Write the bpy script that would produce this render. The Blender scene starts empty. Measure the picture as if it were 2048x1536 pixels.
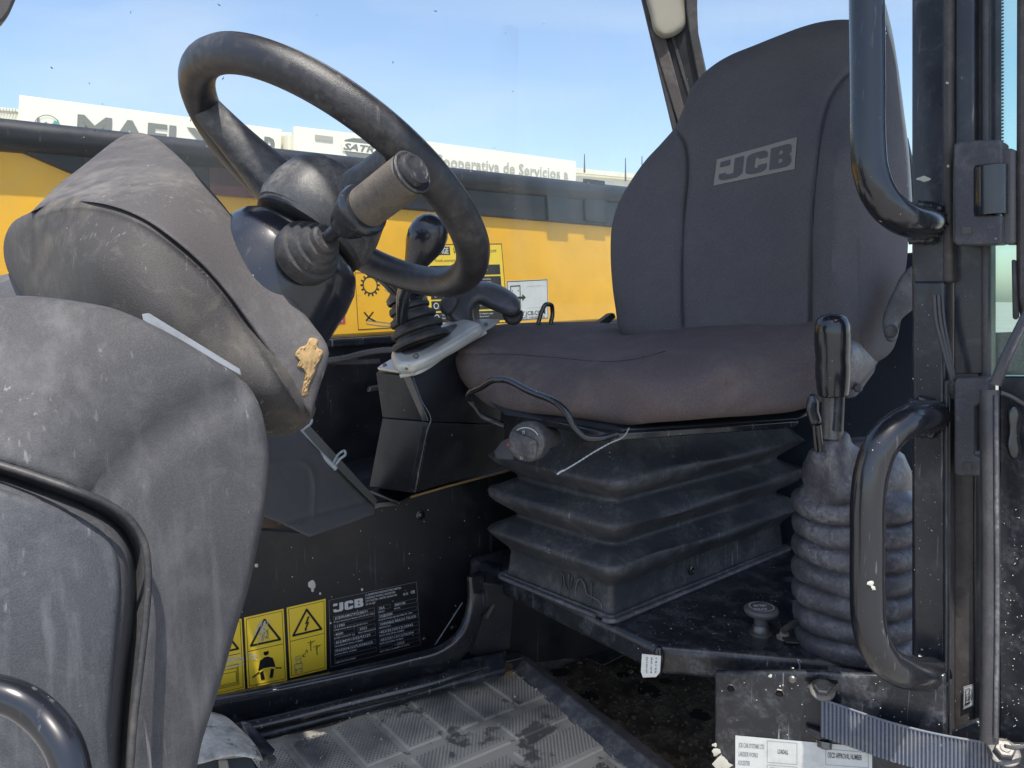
import bpy, bmesh, math, random
import numpy as np
from mathutils import Vector, Matrix
from mathutils.geometry import delaunay_2d_cdt
random.seed(7); RNG = np.random.default_rng(11)
R = math.radians
SC = bpy.context.scene
COL = SC.collection
# ------------------------------------------------------------------ camera, sky, sun, exposure
FOC = 1538.0
CAMP = np.array([0.0, 0.0, 1.9]); PITCH = R(6.24)
cd = bpy.data.cameras.new('camera'); cam = bpy.data.objects.new('camera', cd); COL.objects.link(cam)
cd.sensor_width = 36; cd.lens = FOC / 2048 * 36; cd.clip_start = 0.02; cd.clip_end = 3000
cam.location = CAMP; cam.rotation_euler = (R(90) - PITCH, 0, 0)
SC.camera = cam
SUN_EL, SUN_AZ = 70.0, 176.0          # azimuth clockwise from +Y
w = bpy.data.worlds.new('World'); SC.world = w; w.use_nodes = True
wn = w.node_tree; wn.nodes.clear()
wo = wn.nodes.new('ShaderNodeOutputWorld'); bg = wn.nodes.new('ShaderNodeBackground')
sky = wn.nodes.new('ShaderNodeTexSky'); sky.sky_type = 'NISHITA'; sky.sun_disc = False
sky.sun_elevation = R(SUN_EL); sky.sun_rotation = R(SUN_AZ); sky.altitude = 100; sky.air_density = 1.0; sky.dust_density = 1.8; sky.ozone_density = 1.0
bg.inputs[1].default_value = 0.12
tcw = wn.nodes.new('ShaderNodeTexCoord'); mpw = wn.nodes.new('ShaderNodeMapping'); mpw.inputs['Rotation'].default_value = (.35, .5, .9); mpw.inputs['Scale'].default_value = (1.0, 7.0, 7.0)
nzw = wn.nodes.new('ShaderNodeTexNoise'); nzw.inputs['Scale'].default_value = 1.3; nzw.inputs['Detail'].default_value = 5; nzw.inputs['Distortion'].default_value = .4
mrw = wn.nodes.new('ShaderNodeMapRange'); mrw.inputs[1].default_value = .46; mrw.inputs[2].default_value = .72; mrw.inputs[3].default_value = 0; mrw.inputs[4].default_value = .26
mxw = wn.nodes.new('ShaderNodeMix'); mxw.data_type = 'RGBA'; mxw.inputs[7].default_value = (3.6, 3.9, 4.2, 1)
wn.links.new(tcw.outputs['Generated'], mpw.inputs[0]); wn.links.new(mpw.outputs[0], nzw.inputs['Vector']); wn.links.new(nzw.outputs[0], mrw.inputs[0]); wn.links.new(mrw.outputs[0], mxw.inputs[0])
wn.links.new(sky.outputs[0], mxw.inputs[6]); wn.links.new(mxw.outputs[2], bg.inputs[0]); wn.links.new(bg.outputs[0], wo.inputs[0])
sd = bpy.data.lights.new('sun', 'SUN'); sd.energy = 3.0; sd.angle = R(0.6); sd.color = (1.0, .95, .86)
so = bpy.data.objects.new('sun', sd); COL.objects.link(so)
sdir = Vector((math.sin(R(SUN_AZ)) * math.cos(R(SUN_EL)), math.cos(R(SUN_AZ)) * math.cos(R(SUN_EL)), math.sin(R(SUN_EL))))
so.rotation_euler = sdir.to_track_quat('Z', 'Y').to_euler(); so.location = sdir * 30
SC.view_settings.view_transform = 'Standard'; SC.view_settings.look = 'None'
SC.view_settings.exposure = 1.08; SC.view_settings.gamma = 1.0; SC.view_settings.use_curve_mapping = False
SC.render.engine = 'CYCLES'
try:
    SC.cycles.max_bounces = 8; SC.cycles.transparent_max_bounces = 12; SC.cycles.diffuse_bounces = 4
except Exception: pass

# ------------------------------------------------------------------ geometry of the view: a pixel of the photograph plus a distance is a point of the place
FWD = np.array([0, math.cos(PITCH), -math.sin(PITCH)]); UP = np.array([0, math.sin(PITCH), math.cos(PITCH)]); RT = np.array([1.0, 0, 0])
def P(x, y, d): return CAMP + d * (FWD + (x - 1024) / FOC * RT - (y - 768) / FOC * UP)
def ray(x, y): return FWD + (x - 1024) / FOC * RT - (y - 768) / FOC * UP
def nrm(v): v = np.asarray(v, float); return v / np.linalg.norm(v)
def V(a): return Vector([float(c) for c in a])
class Plane:
    def __init__(s, p, n):
        s.p = np.asarray(p, float); s.n = nrm(n)
        if np.dot(s.n, CAMP - s.p) < 0: s.n = -s.n
    def at(s, x, y, off=0.0):
        r = ray(x, y); t = np.dot(s.p - CAMP, s.n) / np.dot(r, s.n)
        return CAMP + t * r + s.n * off
def pl3(a, b, c):
    A, B, C_ = P(*a), P(*b), P(*c); return Plane(A, np.cross(B - A, C_ - A))
def vpl(a, b):            # upright plane through two points
    A, B = P(*a), P(*b); return Plane(A, np.cross(B - A, [0, 0, 1]))
def hpl(z): return Plane([0, 0, z], [0, 0, 1])

# ------------------------------------------------------------------ objects, things and parts
class Root:
    pass
def thing(name, label, cat, loc, group=None):
    o = bpy.data.objects.new(name, None); COL.objects.link(o); o.location = V(loc); o.empty_display_size = .05
    o['label'] = label; o['category'] = cat
    if group: o['group'] = group
    return o
def base_of(parent):
    o = parent
    while o.parent: o = o.parent
    return np.array(o.location)
def link(name, me, mat, parent, label=None, cat=None, kind=None, group=None):
    o = bpy.data.objects.new(name, me); COL.objects.link(o)
    if mat is not None: me.materials.append(mat)
    if parent is not None: o.parent = parent
    if label: o['label'] = label
    if cat: o['category'] = cat
    if kind: o['kind'] = kind
    if group: o['group'] = group
    return o
def mesh(name, verts, faces, mat, parent=None, smooth=True, ang=35, bevel=0, origin=None, uvs=None, segs=2, **k):
    verts = np.asarray(verts, float)
    if parent is not None: b = base_of(parent)
    elif origin is not None: b = np.asarray(origin, float)
    else: b = np.array([verts[:, 0].mean(), verts[:, 1].mean(), verts[:, 2].min()])
    me = bpy.data.meshes.new(name)
    me.from_pydata([tuple(v) for v in (verts - b)], [], [tuple(int(i) for i in f) for f in faces]); me.validate()
    bm = bmesh.new(); bm.from_mesh(me); bmesh.ops.recalc_face_normals(bm, faces=bm.faces); bm.to_mesh(me); bm.free()
    if uvs is not None:
        ul = me.uv_layers.new(name='uv')
        for l in me.loops: ul.data[l.index].uv = uvs[l.vertex_index]
    if smooth:
        me.polygons.foreach_set('use_smooth', [True] * len(me.polygons))
        if ang: me.set_sharp_from_angle(angle=R(ang))
    o = link(name, me, mat, parent, **k)
    if parent is None: o.location = V(b)
    if bevel:
        m = o.modifiers.new('bevel', 'BEVEL'); m.width = bevel; m.segments = segs; m.limit_method = 'ANGLE'; m.angle_limit = R(40)
        m.use_clamp_overlap = True; m.harden_normals = False
    return o
def spline(pts, per=10, closed=False):
    """Catmull-Rom through the points; a point ending in 'c' is a sharp corner. Works for any number of numbers per point."""
    out = []; n = len(pts); crn = [isinstance(p[-1], str) for p in pts]
    q = [np.array([c for c in p if not isinstance(c, str)], float) for p in pts]
    rng = range(n) if closed else range(n - 1)
    for i in rng:
        p1, p2 = q[i], q[(i + 1) % n]
        p0 = q[i - 1] if (closed or i > 0) else 2 * p1 - p2
        p3 = q[(i + 2) % n] if (closed or i + 2 < n) else 2 * p2 - p1
        if crn[i]: p0 = 2 * p1 - p2
        if crn[(i + 1) % n]: p3 = 2 * p2 - p1
        a1, b1 = crn[i], crn[(i + 1) % n]
        # centripetal-ish: scale tangents with the span so that uneven spacing stays calm
        L = np.linalg.norm(p2[:2] - p1[:2]) + 1e-9; L0 = np.linalg.norm(p1[:2] - p0[:2]) + 1e-9; L2 = np.linalg.norm(p3[:2] - p2[:2]) + 1e-9
        m1 = ((p1 - p0) / L0 * L + (p2 - p1) * L0 / L) * L / (L0 + L) if True else 0
        m1 = ((p1 - p0) / L0 * L / (L0 + L) + (p2 - p1) / L * L0 / (L0 + L)) * L
        m2 = ((p2 - p1) / L * L2 / (L + L2) + (p3 - p2) / L2 * L / (L + L2)) * L
        if a1: m1 = (p2 - p1)
        if b1: m2 = (p2 - p1)
        k = per if isinstance(per, int) else max(1, int(L / per))
        for j in range(k):
            t = j / k
            out.append((2*t**3-3*t**2+1)*p1 + (t**3-2*t**2+t)*m1 + (-2*t**3+3*t**2)*p2 + (t**3-t**2)*m2)
    if not closed: out.append(q[-1])
    return np.array(out)
class TPS:
    def __init__(s, ctrl, lam=1e-4):
        c = np.array(ctrl, float); s.x = c[:, :2] / 500.0; n = len(c)
        K = s.U(np.linalg.norm(s.x[:, None] - s.x[None], axis=2)) + lam * np.eye(n)
        Pm = np.hstack([np.ones((n, 1)), s.x]); A = np.zeros((n + 3, n + 3)); A[:n, :n] = K; A[:n, n:] = Pm; A[n:, :n] = Pm.T
        s.w = np.linalg.solve(A, np.concatenate([c[:, 2], np.zeros(3)]))
    def U(s, r): return np.where(r > 1e-9, r * r * np.log(np.maximum(r, 1e-9)), 0)
    def __call__(s, xy):
        xy = np.atleast_2d(xy) / 500.0
        return s.U(np.linalg.norm(xy[:, None] - s.x[None], axis=2)) @ s.w[:-3] + np.hstack([np.ones((len(xy), 1)), xy]) @ s.w[-3:]
def dist_poly(p, poly, closed=True):
    a = poly; b = np.roll(poly, -1, 0)
    if not closed: a, b = poly[:-1], poly[1:]
    best = np.full(len(p), 1e9)
    for i in range(len(a)):
        ab = b[i] - a[i]; l2 = ab @ ab
        if l2 < 1e-9: continue
        t = np.clip(((p - a[i]) @ ab) / l2, 0, 1)
        best = np.minimum(best, np.linalg.norm(p - a[i] - t[:, None] * ab, axis=1))
    return best
def inside(p, poly):
    r = np.zeros(len(p), bool); a = poly; b = np.roll(poly, -1, 0)
    for i in range(len(a)):
        c = ((a[i, 1] > p[:, 1]) != (b[i, 1] > p[:, 1]))
        with np.errstate(divide='ignore', invalid='ignore'):
            xx = (b[i, 0] - a[i, 0]) * (p[:, 1] - a[i, 1]) / (b[i, 1] - a[i, 1]) + a[i, 0]
        r ^= c & (p[:, 0] < xx)
    return r
def relief(name, outline, ctrl, mat, parent=None, Rp=25, edge=.02, thick=.05, step=9, creases=(), fn=None, ang=50, **k):
    """A solid moulded shape: outline, front surface given by distances at some points, rounded rim Rp wide and edge deep, seams pressed in, closed at the back."""
    bd = spline(outline, per=float(step), closed=True)
    D = ctrl if callable(ctrl) else TPS(ctrl)
    lo, hi = bd.min(0), bd.max(0)
    gx, gy = np.meshgrid(np.arange(lo[0], hi[0], step), np.arange(lo[1], hi[1], step)); gx = gx + (np.arange(gx.shape[0]) % 2)[:, None] * step / 2
    g = np.stack([gx.ravel(), gy.ravel()], 1); g = g[inside(g, bd)]
    extra = []
    area = 0.5 * np.sum(bd[:, 0] * np.roll(bd[:, 1], -1) - np.roll(bd[:, 0], -1) * bd[:, 1])
    tan = np.roll(bd, -1, 0) - np.roll(bd, 1, 0); tan /= np.linalg.norm(tan, axis=1)[:, None] + 1e-9
    nr = np.stack([-tan[:, 1], tan[:, 0]], 1) * (1 if area > 0 else -1)
    for f in (.04, .14, .3, .52, .78):
        q = bd + nr * Rp * f; m = inside(q, bd)
        q = q[m]
        if len(q): q = q[dist_poly(q, bd) > Rp * f * .93]; extra.append(q)
    crs = []
    for c in creases:
        pl = spline(c[0], per=float(step)); t = np.gradient(pl, axis=0); t /= np.linalg.norm(t, axis=1)[:, None] + 1e-9
        nn = np.stack([-t[:, 1], t[:, 0]], 1)
        for s in (-1.6, -.8, 0, .8, 1.6): extra.append(pl + nn * s * c[2])
        crs.append((pl, c[1], c[2]))
    if extra:
        e = np.concatenate(extra); e = e[inside(e, bd)]; e = e[dist_poly(e, bd) > min(1.0, Rp * .03)]
        cell = {}; keep = []
        for i, q in enumerate(e):
            kk = (round(q[0] / 1.6), round(q[1] / 1.6))
            if kk not in cell: cell[kk] = 1; keep.append(i)
        e = e[keep]
        g = g[dist_poly(g, bd) > Rp * .85] if Rp > step else g[dist_poly(g, bd) > step * .5]
        # thin the grid near the seams
        for pl, _, wd in crs: g = g[dist_poly(g, pl, False) > wd * 1.9]
        g = np.concatenate([g, e])
    nb = len(bd); pts = np.concatenate([bd, g])
    r = delaunay_2d_cdt([Vector((float(a), float(b))) for a, b in pts], [(i, (i + 1) % nb) for i in range(nb)], [], 1, 1e-4)
    v2 = np.array([(v.x, v.y) for v in r[0]]); faces = [list(f) for f in r[2]]
    cnt = {}
    for f in faces:
        for i in range(len(f)):
            a, b = f[i], f[(i + 1) % len(f)]; cnt[(min(a, b), max(a, b))] = cnt.get((min(a, b), max(a, b)), 0) + 1
    bedges = [e for e, c in cnt.items() if c == 1]
    di = dist_poly(v2, bd); base = D(v2)
    x = np.clip(di / Rp, 0, 1); d = base + edge * (1 - np.sqrt(np.maximum(0, 1 - (1 - x) ** 2)))
    for pl, amp, wd in crs: d = d + amp * np.exp(-(dist_poly(v2, pl, False) / wd) ** 2)
    if fn is not None: d = d + fn(v2, di)
    front = [P(a, b, c) for (a, b), c in zip(v2, d)]
    bi = sorted({i for e in bedges for i in e}); mp = {i: len(front) + n for n, i in enumerate(bi)}
    cen = P(*v2[bi].mean(0), base[bi].mean() + edge + thick)
    verts = front + [P(v2[i][0], v2[i][1], base[i] + edge + thick) for i in bi] + [cen]
    fs = [tuple(f) for f in faces]
    for a, b in bedges: fs.append((a, b, mp[b], mp[a])); fs.append((mp[a], mp[b], len(verts) - 1))
    return mesh(name, verts, fs, mat, parent, ang=ang, **k)
def frames(pts):
    t = np.gradient(pts, axis=0); t /= np.linalg.norm(t, axis=1)[:, None] + 1e-12
    n0 = np.cross(t[0], [0, 0, 1]);
    if np.linalg.norm(n0) < 1e-3: n0 = np.cross(t[0], [0, 1, 0])
    n0 = nrm(n0); N = [n0]
    for i in range(1, len(pts)):
        n = N[-1] - t[i] * (N[-1] @ t[i]); N.append(nrm(n))
    N = np.array(N); return t, N, np.cross(t, N)
def tube(name, pts, rad, mat, parent=None, sec=14, closed=False, ell=(1, 1), caps=True, prof=None, up=None, **k):
    pts = np.asarray(pts, float); n = len(pts); rad = np.broadcast_to(np.asarray(rad, float), (n,))
    if closed:
        t = np.roll(pts, -1, 0) - np.roll(pts, 1, 0); t /= np.linalg.norm(t, axis=1)[:, None]
        ax = nrm(np.cross(pts[0] - pts.mean(0), pts[n // 4] - pts.mean(0))); N = np.tile(ax, (n, 1)); B = np.cross(t, N)
    else: t, N, B = frames(pts)
    if up is not None:
        B = np.cross(t, np.asarray(up, float)); B /= np.linalg.norm(B, axis=1)[:, None]; N = np.cross(B, t)
    a = np.linspace(0, 2 * math.pi, sec, endpoint=False)
    if prof is None: pc = np.stack([np.cos(a) * ell[0], np.sin(a) * ell[1]], 1)
    else: pc = np.array(prof, float); sec = len(pc)
    vs = np.concatenate([pts[i] + rad[i] * (pc[:, :1] * N[i] + pc[:, 1:] * B[i]) for i in range(n)])
    fs = []
    for i in range(n if closed else n - 1):
        for j in range(sec):
            i2 = (i + 1) % n; fs.append((i * sec + j, i * sec + (j + 1) % sec, i2 * sec + (j + 1) % sec, i2 * sec + j))
    if not closed and caps: fs.append(tuple(range(sec))[::-1]); fs.append(tuple(range((n - 1) * sec, n * sec)))
    return mesh(name, vs, fs, mat, parent, **k)
def tubepx(name, pts, rpx, mat, parent=None, per=8, **k):
    s = spline(pts, per=per); w3 = np.array([P(*q[:3]) for q in s])
    return tube(name, w3, [(q[3] if len(q) > 3 else rpx) * q[2] / FOC for q in s], mat, parent, **k)
def lathe(name, p0, p1, prof, mat, parent=None, sec=28, frac=False, squash=None, **k):
    """prof = (distance along p0->p1, radius)"""
    p0, p1 = np.asarray(p0, float), np.asarray(p1, float); L = np.linalg.norm(p1 - p0); t = (p1 - p0) / L
    n = np.cross(t, [0.3, .2, 1]); n = nrm(n)
    if squash is not None: n = nrm(np.asarray(squash[0]) - t * np.dot(squash[0], t))
    b = np.cross(t, n); sq = 1 if squash is None else squash[1]
    vs = []; fs = []
    for s, r in prof:
        c = p0 + t * (s * L if frac else s)
        for j in range(sec):
            a = 2 * math.pi * j / sec; vs.append(c + max(r, 1e-5) * (math.cos(a) * n * sq + math.sin(a) * b))
    m = len(prof)
    for i in range(m - 1):
        for j in range(sec): fs.append((i * sec + j, i * sec + (j + 1) % sec, (i + 1) * sec + (j + 1) % sec, (i + 1) * sec + j))
    fs.append(tuple(range(sec))); fs.append(tuple(range((m - 1) * sec, m * sec)))
    return mesh(name, vs, fs, mat, parent, **k)
def slab(name, plane, outline, thick, mat, parent=None, bevel=.002, off=0.0, per=None, segs=2, **k):
    """A flat plate: outline seen on a plane, extruded away from the viewer."""
    o = spline(outline, per=per, closed=True) if per else np.array([q[:2] for q in outline], float)
    f = np.array([plane.at(x, y, off) for x, y in o]); b = f - plane.n * thick; n = len(f)
    fs = [tuple(range(n)), tuple(range(n, 2 * n))[::-1]] + [(i, (i + 1) % n, n + (i + 1) % n, n + i) for i in range(n)]
    return mesh(name, np.concatenate([f, b]), fs, mat, parent, bevel=bevel, segs=segs, **k)
def hull(name, pts, mat, parent=None, bevel=.003, raw=False, segs=2, **k):
    w3 = [np.asarray(p, float) if raw else P(*p) for p in pts]
    bm = bmesh.new(); [bm.verts.new(V(p)) for p in w3]
    r = bmesh.ops.convex_hull(bm, input=bm.verts); bmesh.ops.dissolve_limit(bm, angle_limit=R(2), verts=bm.verts, edges=bm.edges)
    loose = [v for v in bm.verts if not v.link_faces]; bmesh.ops.delete(bm, geom=loose, context='VERTS')
    bm.verts.index_update(); vs = [np.array(v.co) for v in bm.verts]; fs = [[v.index for v in f.verts] for f in bm.faces]; bm.free()
    return mesh(name, vs, fs, mat, parent, bevel=bevel, segs=segs, **k)
def bolt(name, c, n, r, mat, parent, h=None, washer=True, **k):
    h = h or r * .9; c = np.asarray(c, float); n = nrm(n); a = nrm(np.cross(n, [.2, .1, 1])); b = np.cross(n, a)
    vs = []; fs = []
    def ring(z, rr, m, ph=0):
        s = len(vs)
        for j in range(m):
            t = 2 * math.pi * j / m + ph; vs.append(c + n * z + rr * (math.cos(t) * a + math.sin(t) * b))
        return s
    def side(s, e, m):
        for j in range(m): fs.append((s + j, s + (j + 1) % m, e + (j + 1) % m, e + j))
    if washer:
        s0 = ring(-.001, r * 1.5, 24); s1 = ring(r * .18, r * 1.5, 24); s2 = ring(r * .28, r * 1.25, 24); side(s0, s1, 24); side(s1, s2, 24); fs.append(tuple(range(s2, s2 + 24)))
    g0 = ring(r * .1, r, 6, .3); g1 = ring(h * .88, r, 6, .3); g2 = ring(h, r * .84, 6, .3); side(g0, g1, 6); side(g1, g2, 6); fs.append(tuple(range(g2, g2 + 6)))
    d0 = ring(h * .95, r * .5, 14); d1 = ring(h * 1.1, r * .45, 14); side(d0, d1, 14); fs.append(tuple(range(d1, d1 + 14)))
    return mesh(name, vs, fs, mat, parent, ang=25, **k)

# ------------------------------------------------------------------ materials
MATS = {}
def mat(name, col, rough=.5, metal=0.0, grain=(0, 0), dust=None, specks=None, scratch=None, wear=None, coat=0.0, weave=None, spec=.5, streak=None, rvar=.12, soft=False):
    """grain=(scale, strength); dust=(colour, scale, amount, low); specks=(scale, amount, colour); scratch=(colour, amount); streak=(colour, amount)"""
    m = bpy.data.materials.new(name); m.use_nodes = True; nt = m.node_tree; N = nt.nodes; Lk = nt.links
    b = N['Principled BSDF']; tc = N.new('ShaderNodeTexCoord'); co = tc.outputs['Object']
    def noise(scale, detail=4, rough_=.55, vec=None, dist=0):
        n = N.new('ShaderNodeTexNoise'); n.inputs['Scale'].default_value = scale; n.inputs['Detail'].default_value = detail; n.inputs['Roughness'].default_value = rough_; n.inputs['Distortion'].default_value = dist
        Lk.new(vec or co, n.inputs['Vector']); return n.outputs['Fac']
    def ramp(fac, lo, hi):
        r = N.new('ShaderNodeMapRange'); r.inputs['From Min'].default_value = lo; r.inputs['From Max'].default_value = hi; r.clamp = True; Lk.new(fac, r.inputs['Value']); return r.outputs[0]
    def mul(a, v):
        r = N.new('ShaderNodeMath'); r.operation = 'MULTIPLY'; Lk.new(a, r.inputs[0])
        if isinstance(v, (int, float)): r.inputs[1].default_value = v
        else: Lk.new(v, r.inputs[1])
        return r.outputs[0]
    cur = None
    def mix(fac, c2):
        nonlocal cur
        x = N.new('ShaderNodeMix'); x.data_type = 'RGBA'
        if cur is None: x.inputs[6].default_value = (*col, 1)
        else: Lk.new(cur, x.inputs[6])
        x.inputs[7].default_value = (*c2, 1); Lk.new(fac, x.inputs[0]); cur = x.outputs[2]
    mix(mul(ramp(noise(9, 5), .35, .65), .35), tuple(c * .72 for c in col))
    if grain[1]: mix(mul(ramp(noise(grain[0], 2), .42, .62), .30), tuple(min(1, c * 1.7 + .01) for c in col))
    if dust:
        if soft: mix(mul(ramp(noise(dust[1], 6, .5), dust[3] - .04, dust[3] + .2), dust[2]), dust[0])
        else: mix(mul(mul(ramp(noise(dust[1], 8, .62, dist=.5), dust[3] - .05, dust[3] + .13), ramp(noise(dust[1] * 8, 5, .6), .34, .62)), min(1, dust[2] * 1.25)), dust[0])
        if not soft: mix(mul(ramp(noise(dust[1] * 3.1 + 7, 7, .7, dist=1.2), .55, .66), dust[2] * .45), dust[0])
    if streak:
        mp = N.new('ShaderNodeMapping'); mp.inputs['Scale'].default_value = (14, 14, 1.6); mp.inputs['Rotation'].default_value = (.5, .5, .2); Lk.new(co, mp.inputs['Vector'])
        mix(mul(ramp(noise(3, 7, .65, mp.outputs[0]), .50, .66), streak[1]), streak[0])
    if scratch:
        for i, rot in enumerate(((.3, .9, .4), (1.2, .2, 2.0))):
            mp = N.new('ShaderNodeMapping'); mp.inputs['Scale'].default_value = (160, 160, 7); mp.inputs['Rotation'].default_value = rot; Lk.new(co, mp.inputs['Vector'])
            mix(mul(mul(ramp(noise(1.0, 2, .5, mp.outputs[0]), .66, .74), ramp(noise(7 + i * 3, 3), .5, .62)), scratch[1]), scratch[0])
    if specks:
        for i, sc_ in enumerate((specks[0], specks[0] * 2.3)):
            v = N.new('ShaderNodeTexVoronoi'); v.inputs['Scale'].default_value = sc_; Lk.new(co, v.inputs['Vector'])
            sx = N.new('ShaderNodeSeparateColor'); Lk.new(v.outputs['Color'], sx.inputs[0])
            th = N.new('ShaderNodeMath'); th.operation = 'MULTIPLY'; Lk.new(ramp(sx.outputs[0], .55, 1.0), th.inputs[0]); th.inputs[1].default_value = .085
            lt = N.new('ShaderNodeMath'); lt.operation = 'LESS_THAN'; Lk.new(v.outputs['Distance'], lt.inputs[0]); Lk.new(th.outputs[0], lt.inputs[1])
            mix(mul(mul(lt.outputs[0], ramp(noise(5, 3), .42, .6)), specks[1]), specks[2] if len(specks) > 2 else (.6, .6, .56))
    if wear: mix(mul(ramp(noise(wear[1], 6, .7), wear[2], wear[2] + .04), wear[3]), wear[0])
    if weave:
        uvn = N.new('ShaderNodeUVMap')
        wv = N.new('ShaderNodeTexWave'); wv.wave_type = 'BANDS'; wv.bands_direction = weave[0]; wv.inputs['Scale'].default_value = weave[1]; wv.inputs['Distortion'].default_value = weave[3] if len(weave) > 3 else 0.4
        Lk.new(uvn.outputs[0], wv.inputs['Vector']); mix(mul(wv.outputs['Fac'], .55), weave[2])
    Lk.new(cur, b.inputs['Base Color'])
    rr = N.new('ShaderNodeMapRange'); Lk.new(noise(14, 5), rr.inputs['Value']); rr.inputs['From Min'].default_value = .3; rr.inputs['From Max'].default_value = .7
    rr.inputs['To Min'].default_value = max(.03, rough - rvar); rr.inputs['To Max'].default_value = min(1, rough + rvar); Lk.new(rr.outputs[0], b.inputs['Roughness'])
    b.inputs['Metallic'].default_value = metal; b.inputs['Coat Weight'].default_value = coat; b.inputs['Coat Roughness'].default_value = .12; b.inputs['Specular IOR Level'].default_value = spec
    if grain[1]:
        bu = N.new('ShaderNodeBump'); bu.inputs['Strength'].default_value = grain[1]; bu.inputs['Distance'].default_value = .0012; Lk.new(noise(grain[0], 3), bu.inputs['Height'])
        if weave:
            b2 = N.new('ShaderNodeBump'); b2.inputs['Strength'].default_value = .8; b2.inputs['Distance'].default_value = .002; Lk.new(wv.outputs['Fac'], b2.inputs['Height']); Lk.new(b2.outputs[0], bu.inputs['Normal'])
        Lk.new(bu.outputs[0], b.inputs['Normal'])
    MATS[name] = m; return m
def flat(name, col, rough=.5, emit=None):
    m = bpy.data.materials.new(name); m.use_nodes = True; b = m.node_tree.nodes['Principled BSDF']
    b.inputs['Base Color'].default_value = (*col, 1); b.inputs['Roughness'].default_value = rough
    n = m.node_tree.nodes.new('ShaderNodeTexNoise'); n.inputs['Scale'].default_value = 60; n.inputs['Detail'].default_value = 6
    mx = m.node_tree.nodes.new('ShaderNodeMix'); mx.data_type = 'RGBA'; mx.inputs[6].default_value = (*col, 1); mx.inputs[7].default_value = (*[c * .8 for c in col], 1)
    m.node_tree.links.new(n.outputs[0], mx.inputs[0]); m.node_tree.links.new(mx.outputs[2], b.inputs['Base Color'])
    return m
PALE = (.34, .34, .32); TAN = (.30, .25, .18)
M_pod = mat('grained_grey_plastic', (.066, .061, .063), .72, spec=.35, grain=(700, .35), dust=((.24, .225, .21), 5, .35, .50), scratch=((.35, .35, .35), .35), specks=(70, .5))
M_pod2 = mat('grained_dark_plastic', (.053, .049, .048), .70, spec=.35, grain=(700, .40), dust=((.20, .17, .13), 5, .45, .52), scratch=((.3, .3, .3), .35), specks=(70, .4))
M_cons = mat('scuffed_grey_plastic', (.055, .055, .060), .70, spec=.3, grain=(700, .30), dust=((.17, .165, .17), 7, .28, .50), streak=((.19, .19, .20), .22), scratch=((.34, .34, .36), .45), specks=(90, .25))
M_panel = mat('scuffed_panel_plastic', (.054, .057, .066), .60, spec=.35, grain=(700, .35), dust=((.18, .18, .195), 8, .32, .5), streak=((.22, .225, .24), .30), scratch=((.36, .36, .38), .5), specks=(90, .25))
M_trim = mat('matt_trim_plastic', (.085, .083, .088), .6, grain=(600, .3), dust=((.14, .13, .12), 9, .3, .55), specks=(90, .5), scratch=((.2, .2, .2), .3))
M_gloss = mat('glossy_black_paint', (.012, .013, .017), .22, coat=.5, dust=((.12, .12, .13), 12, .2, .58), specks=(55, .9), scratch=((.3, .3, .33), .5))
M_shroud = mat('smooth_black_plastic', (.016, .018, .025), .24, coat=.35, specks=(80, .8), dust=((.08, .08, .09), 6, .25, .55), scratch=((.2, .2, .22), .35))
M_plat = mat('dirty_black_paint', (.012, .014, .020), .36, coat=.2, dust=((.20, .205, .225), 20, .34, .53), specks=(45, 1.0), scratch=((.4, .4, .43), .8))
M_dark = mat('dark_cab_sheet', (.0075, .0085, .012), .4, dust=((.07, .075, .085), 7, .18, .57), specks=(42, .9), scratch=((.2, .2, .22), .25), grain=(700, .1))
M_post = mat('dusty_black_post', (.020, .023, .032), .33, coat=.3, dust=((.17, .18, .2), 11, .32, .55), specks=(50, 1.0), scratch=((.4, .4, .43), .5))
M_tube = mat('black_handle_paint', (.013, .014, .019), .24, coat=.5, specks=(45, .8), scratch=((.3, .3, .3), .3), wear=((.62, .6, .5), 17, .72, .9))
M_rub = mat('black_rubber', (.028, .028, .031), .55, grain=(300, .25), dust=((.15, .13, .11), 12, .35, .52), specks=(80, .5))
M_seal = mat('door_seal_rubber', (.050, .048, .052), .36, grain=(500, .15), dust=((.14, .14, .14), 9, .3, .5), specks=(120, .6))
M_gait = mat('dusty_gaiter_rubber', (.072, .070, .081), .42, grain=(220, .35), dust=((.24, .235, .25), 17, .6, .50), specks=(55, .9), scratch=((.4, .4, .4), .4))
M_bell = mat('bellows_rubber', (.036, .039, .046), .46, grain=(260, .3), dust=((.15, .148, .145), 13, .42, .50), specks=(60, .9), scratch=((.35, .35, .36), .5))
M_wheel = mat('steering_rubber', (.017, .017, .021), .38, grain=(900, .4), dust=((.13, .12, .11), 13, .38, .52), scratch=((.22, .2, .18), .4))
M_hub = mat('worn_hub_plastic', (.048, .049, .055), .52, grain=(600, .3), dust=((.20, .19, .17), 14, .6, .48), scratch=((.2, .2, .2), .6), specks=(90, .6))
M_fab = mat('grey_seat_fabric', (.100, .094, .101), .92, grain=(430, .9), dust=((.125, .118, .122), 6, .35, .48), spec=.2)
M_fab2 = mat('brown_seat_fabric', (.112, .090, .092), .9, grain=(420, .75), dust=((.20, .165, .14), 5, .40, .5), spec=.2)
M_fab3 = mat('dusty_side_fabric', (.055, .060, .070), .92, grain=(1100, .5), dust=((.11, .115, .115), 7, .4, .5), spec=.2)
M_logo = mat('logo_patch', (.235, .23, .205), .85, grain=(900, .5))
M_yel = mat('yellow_machine_paint', (.88, .45, .010), .38, coat=.2, dust=((.62, .44, .12), 3, .18, .5), specks=(25, .25))
M_blk = mat('boom_black_paint', (.011, .012, .017), .42, dust=((.08, .08, .10), 5, .15, .55), specks=(28, 1.0), scratch=((.35, .35, .35), .2))
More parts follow.
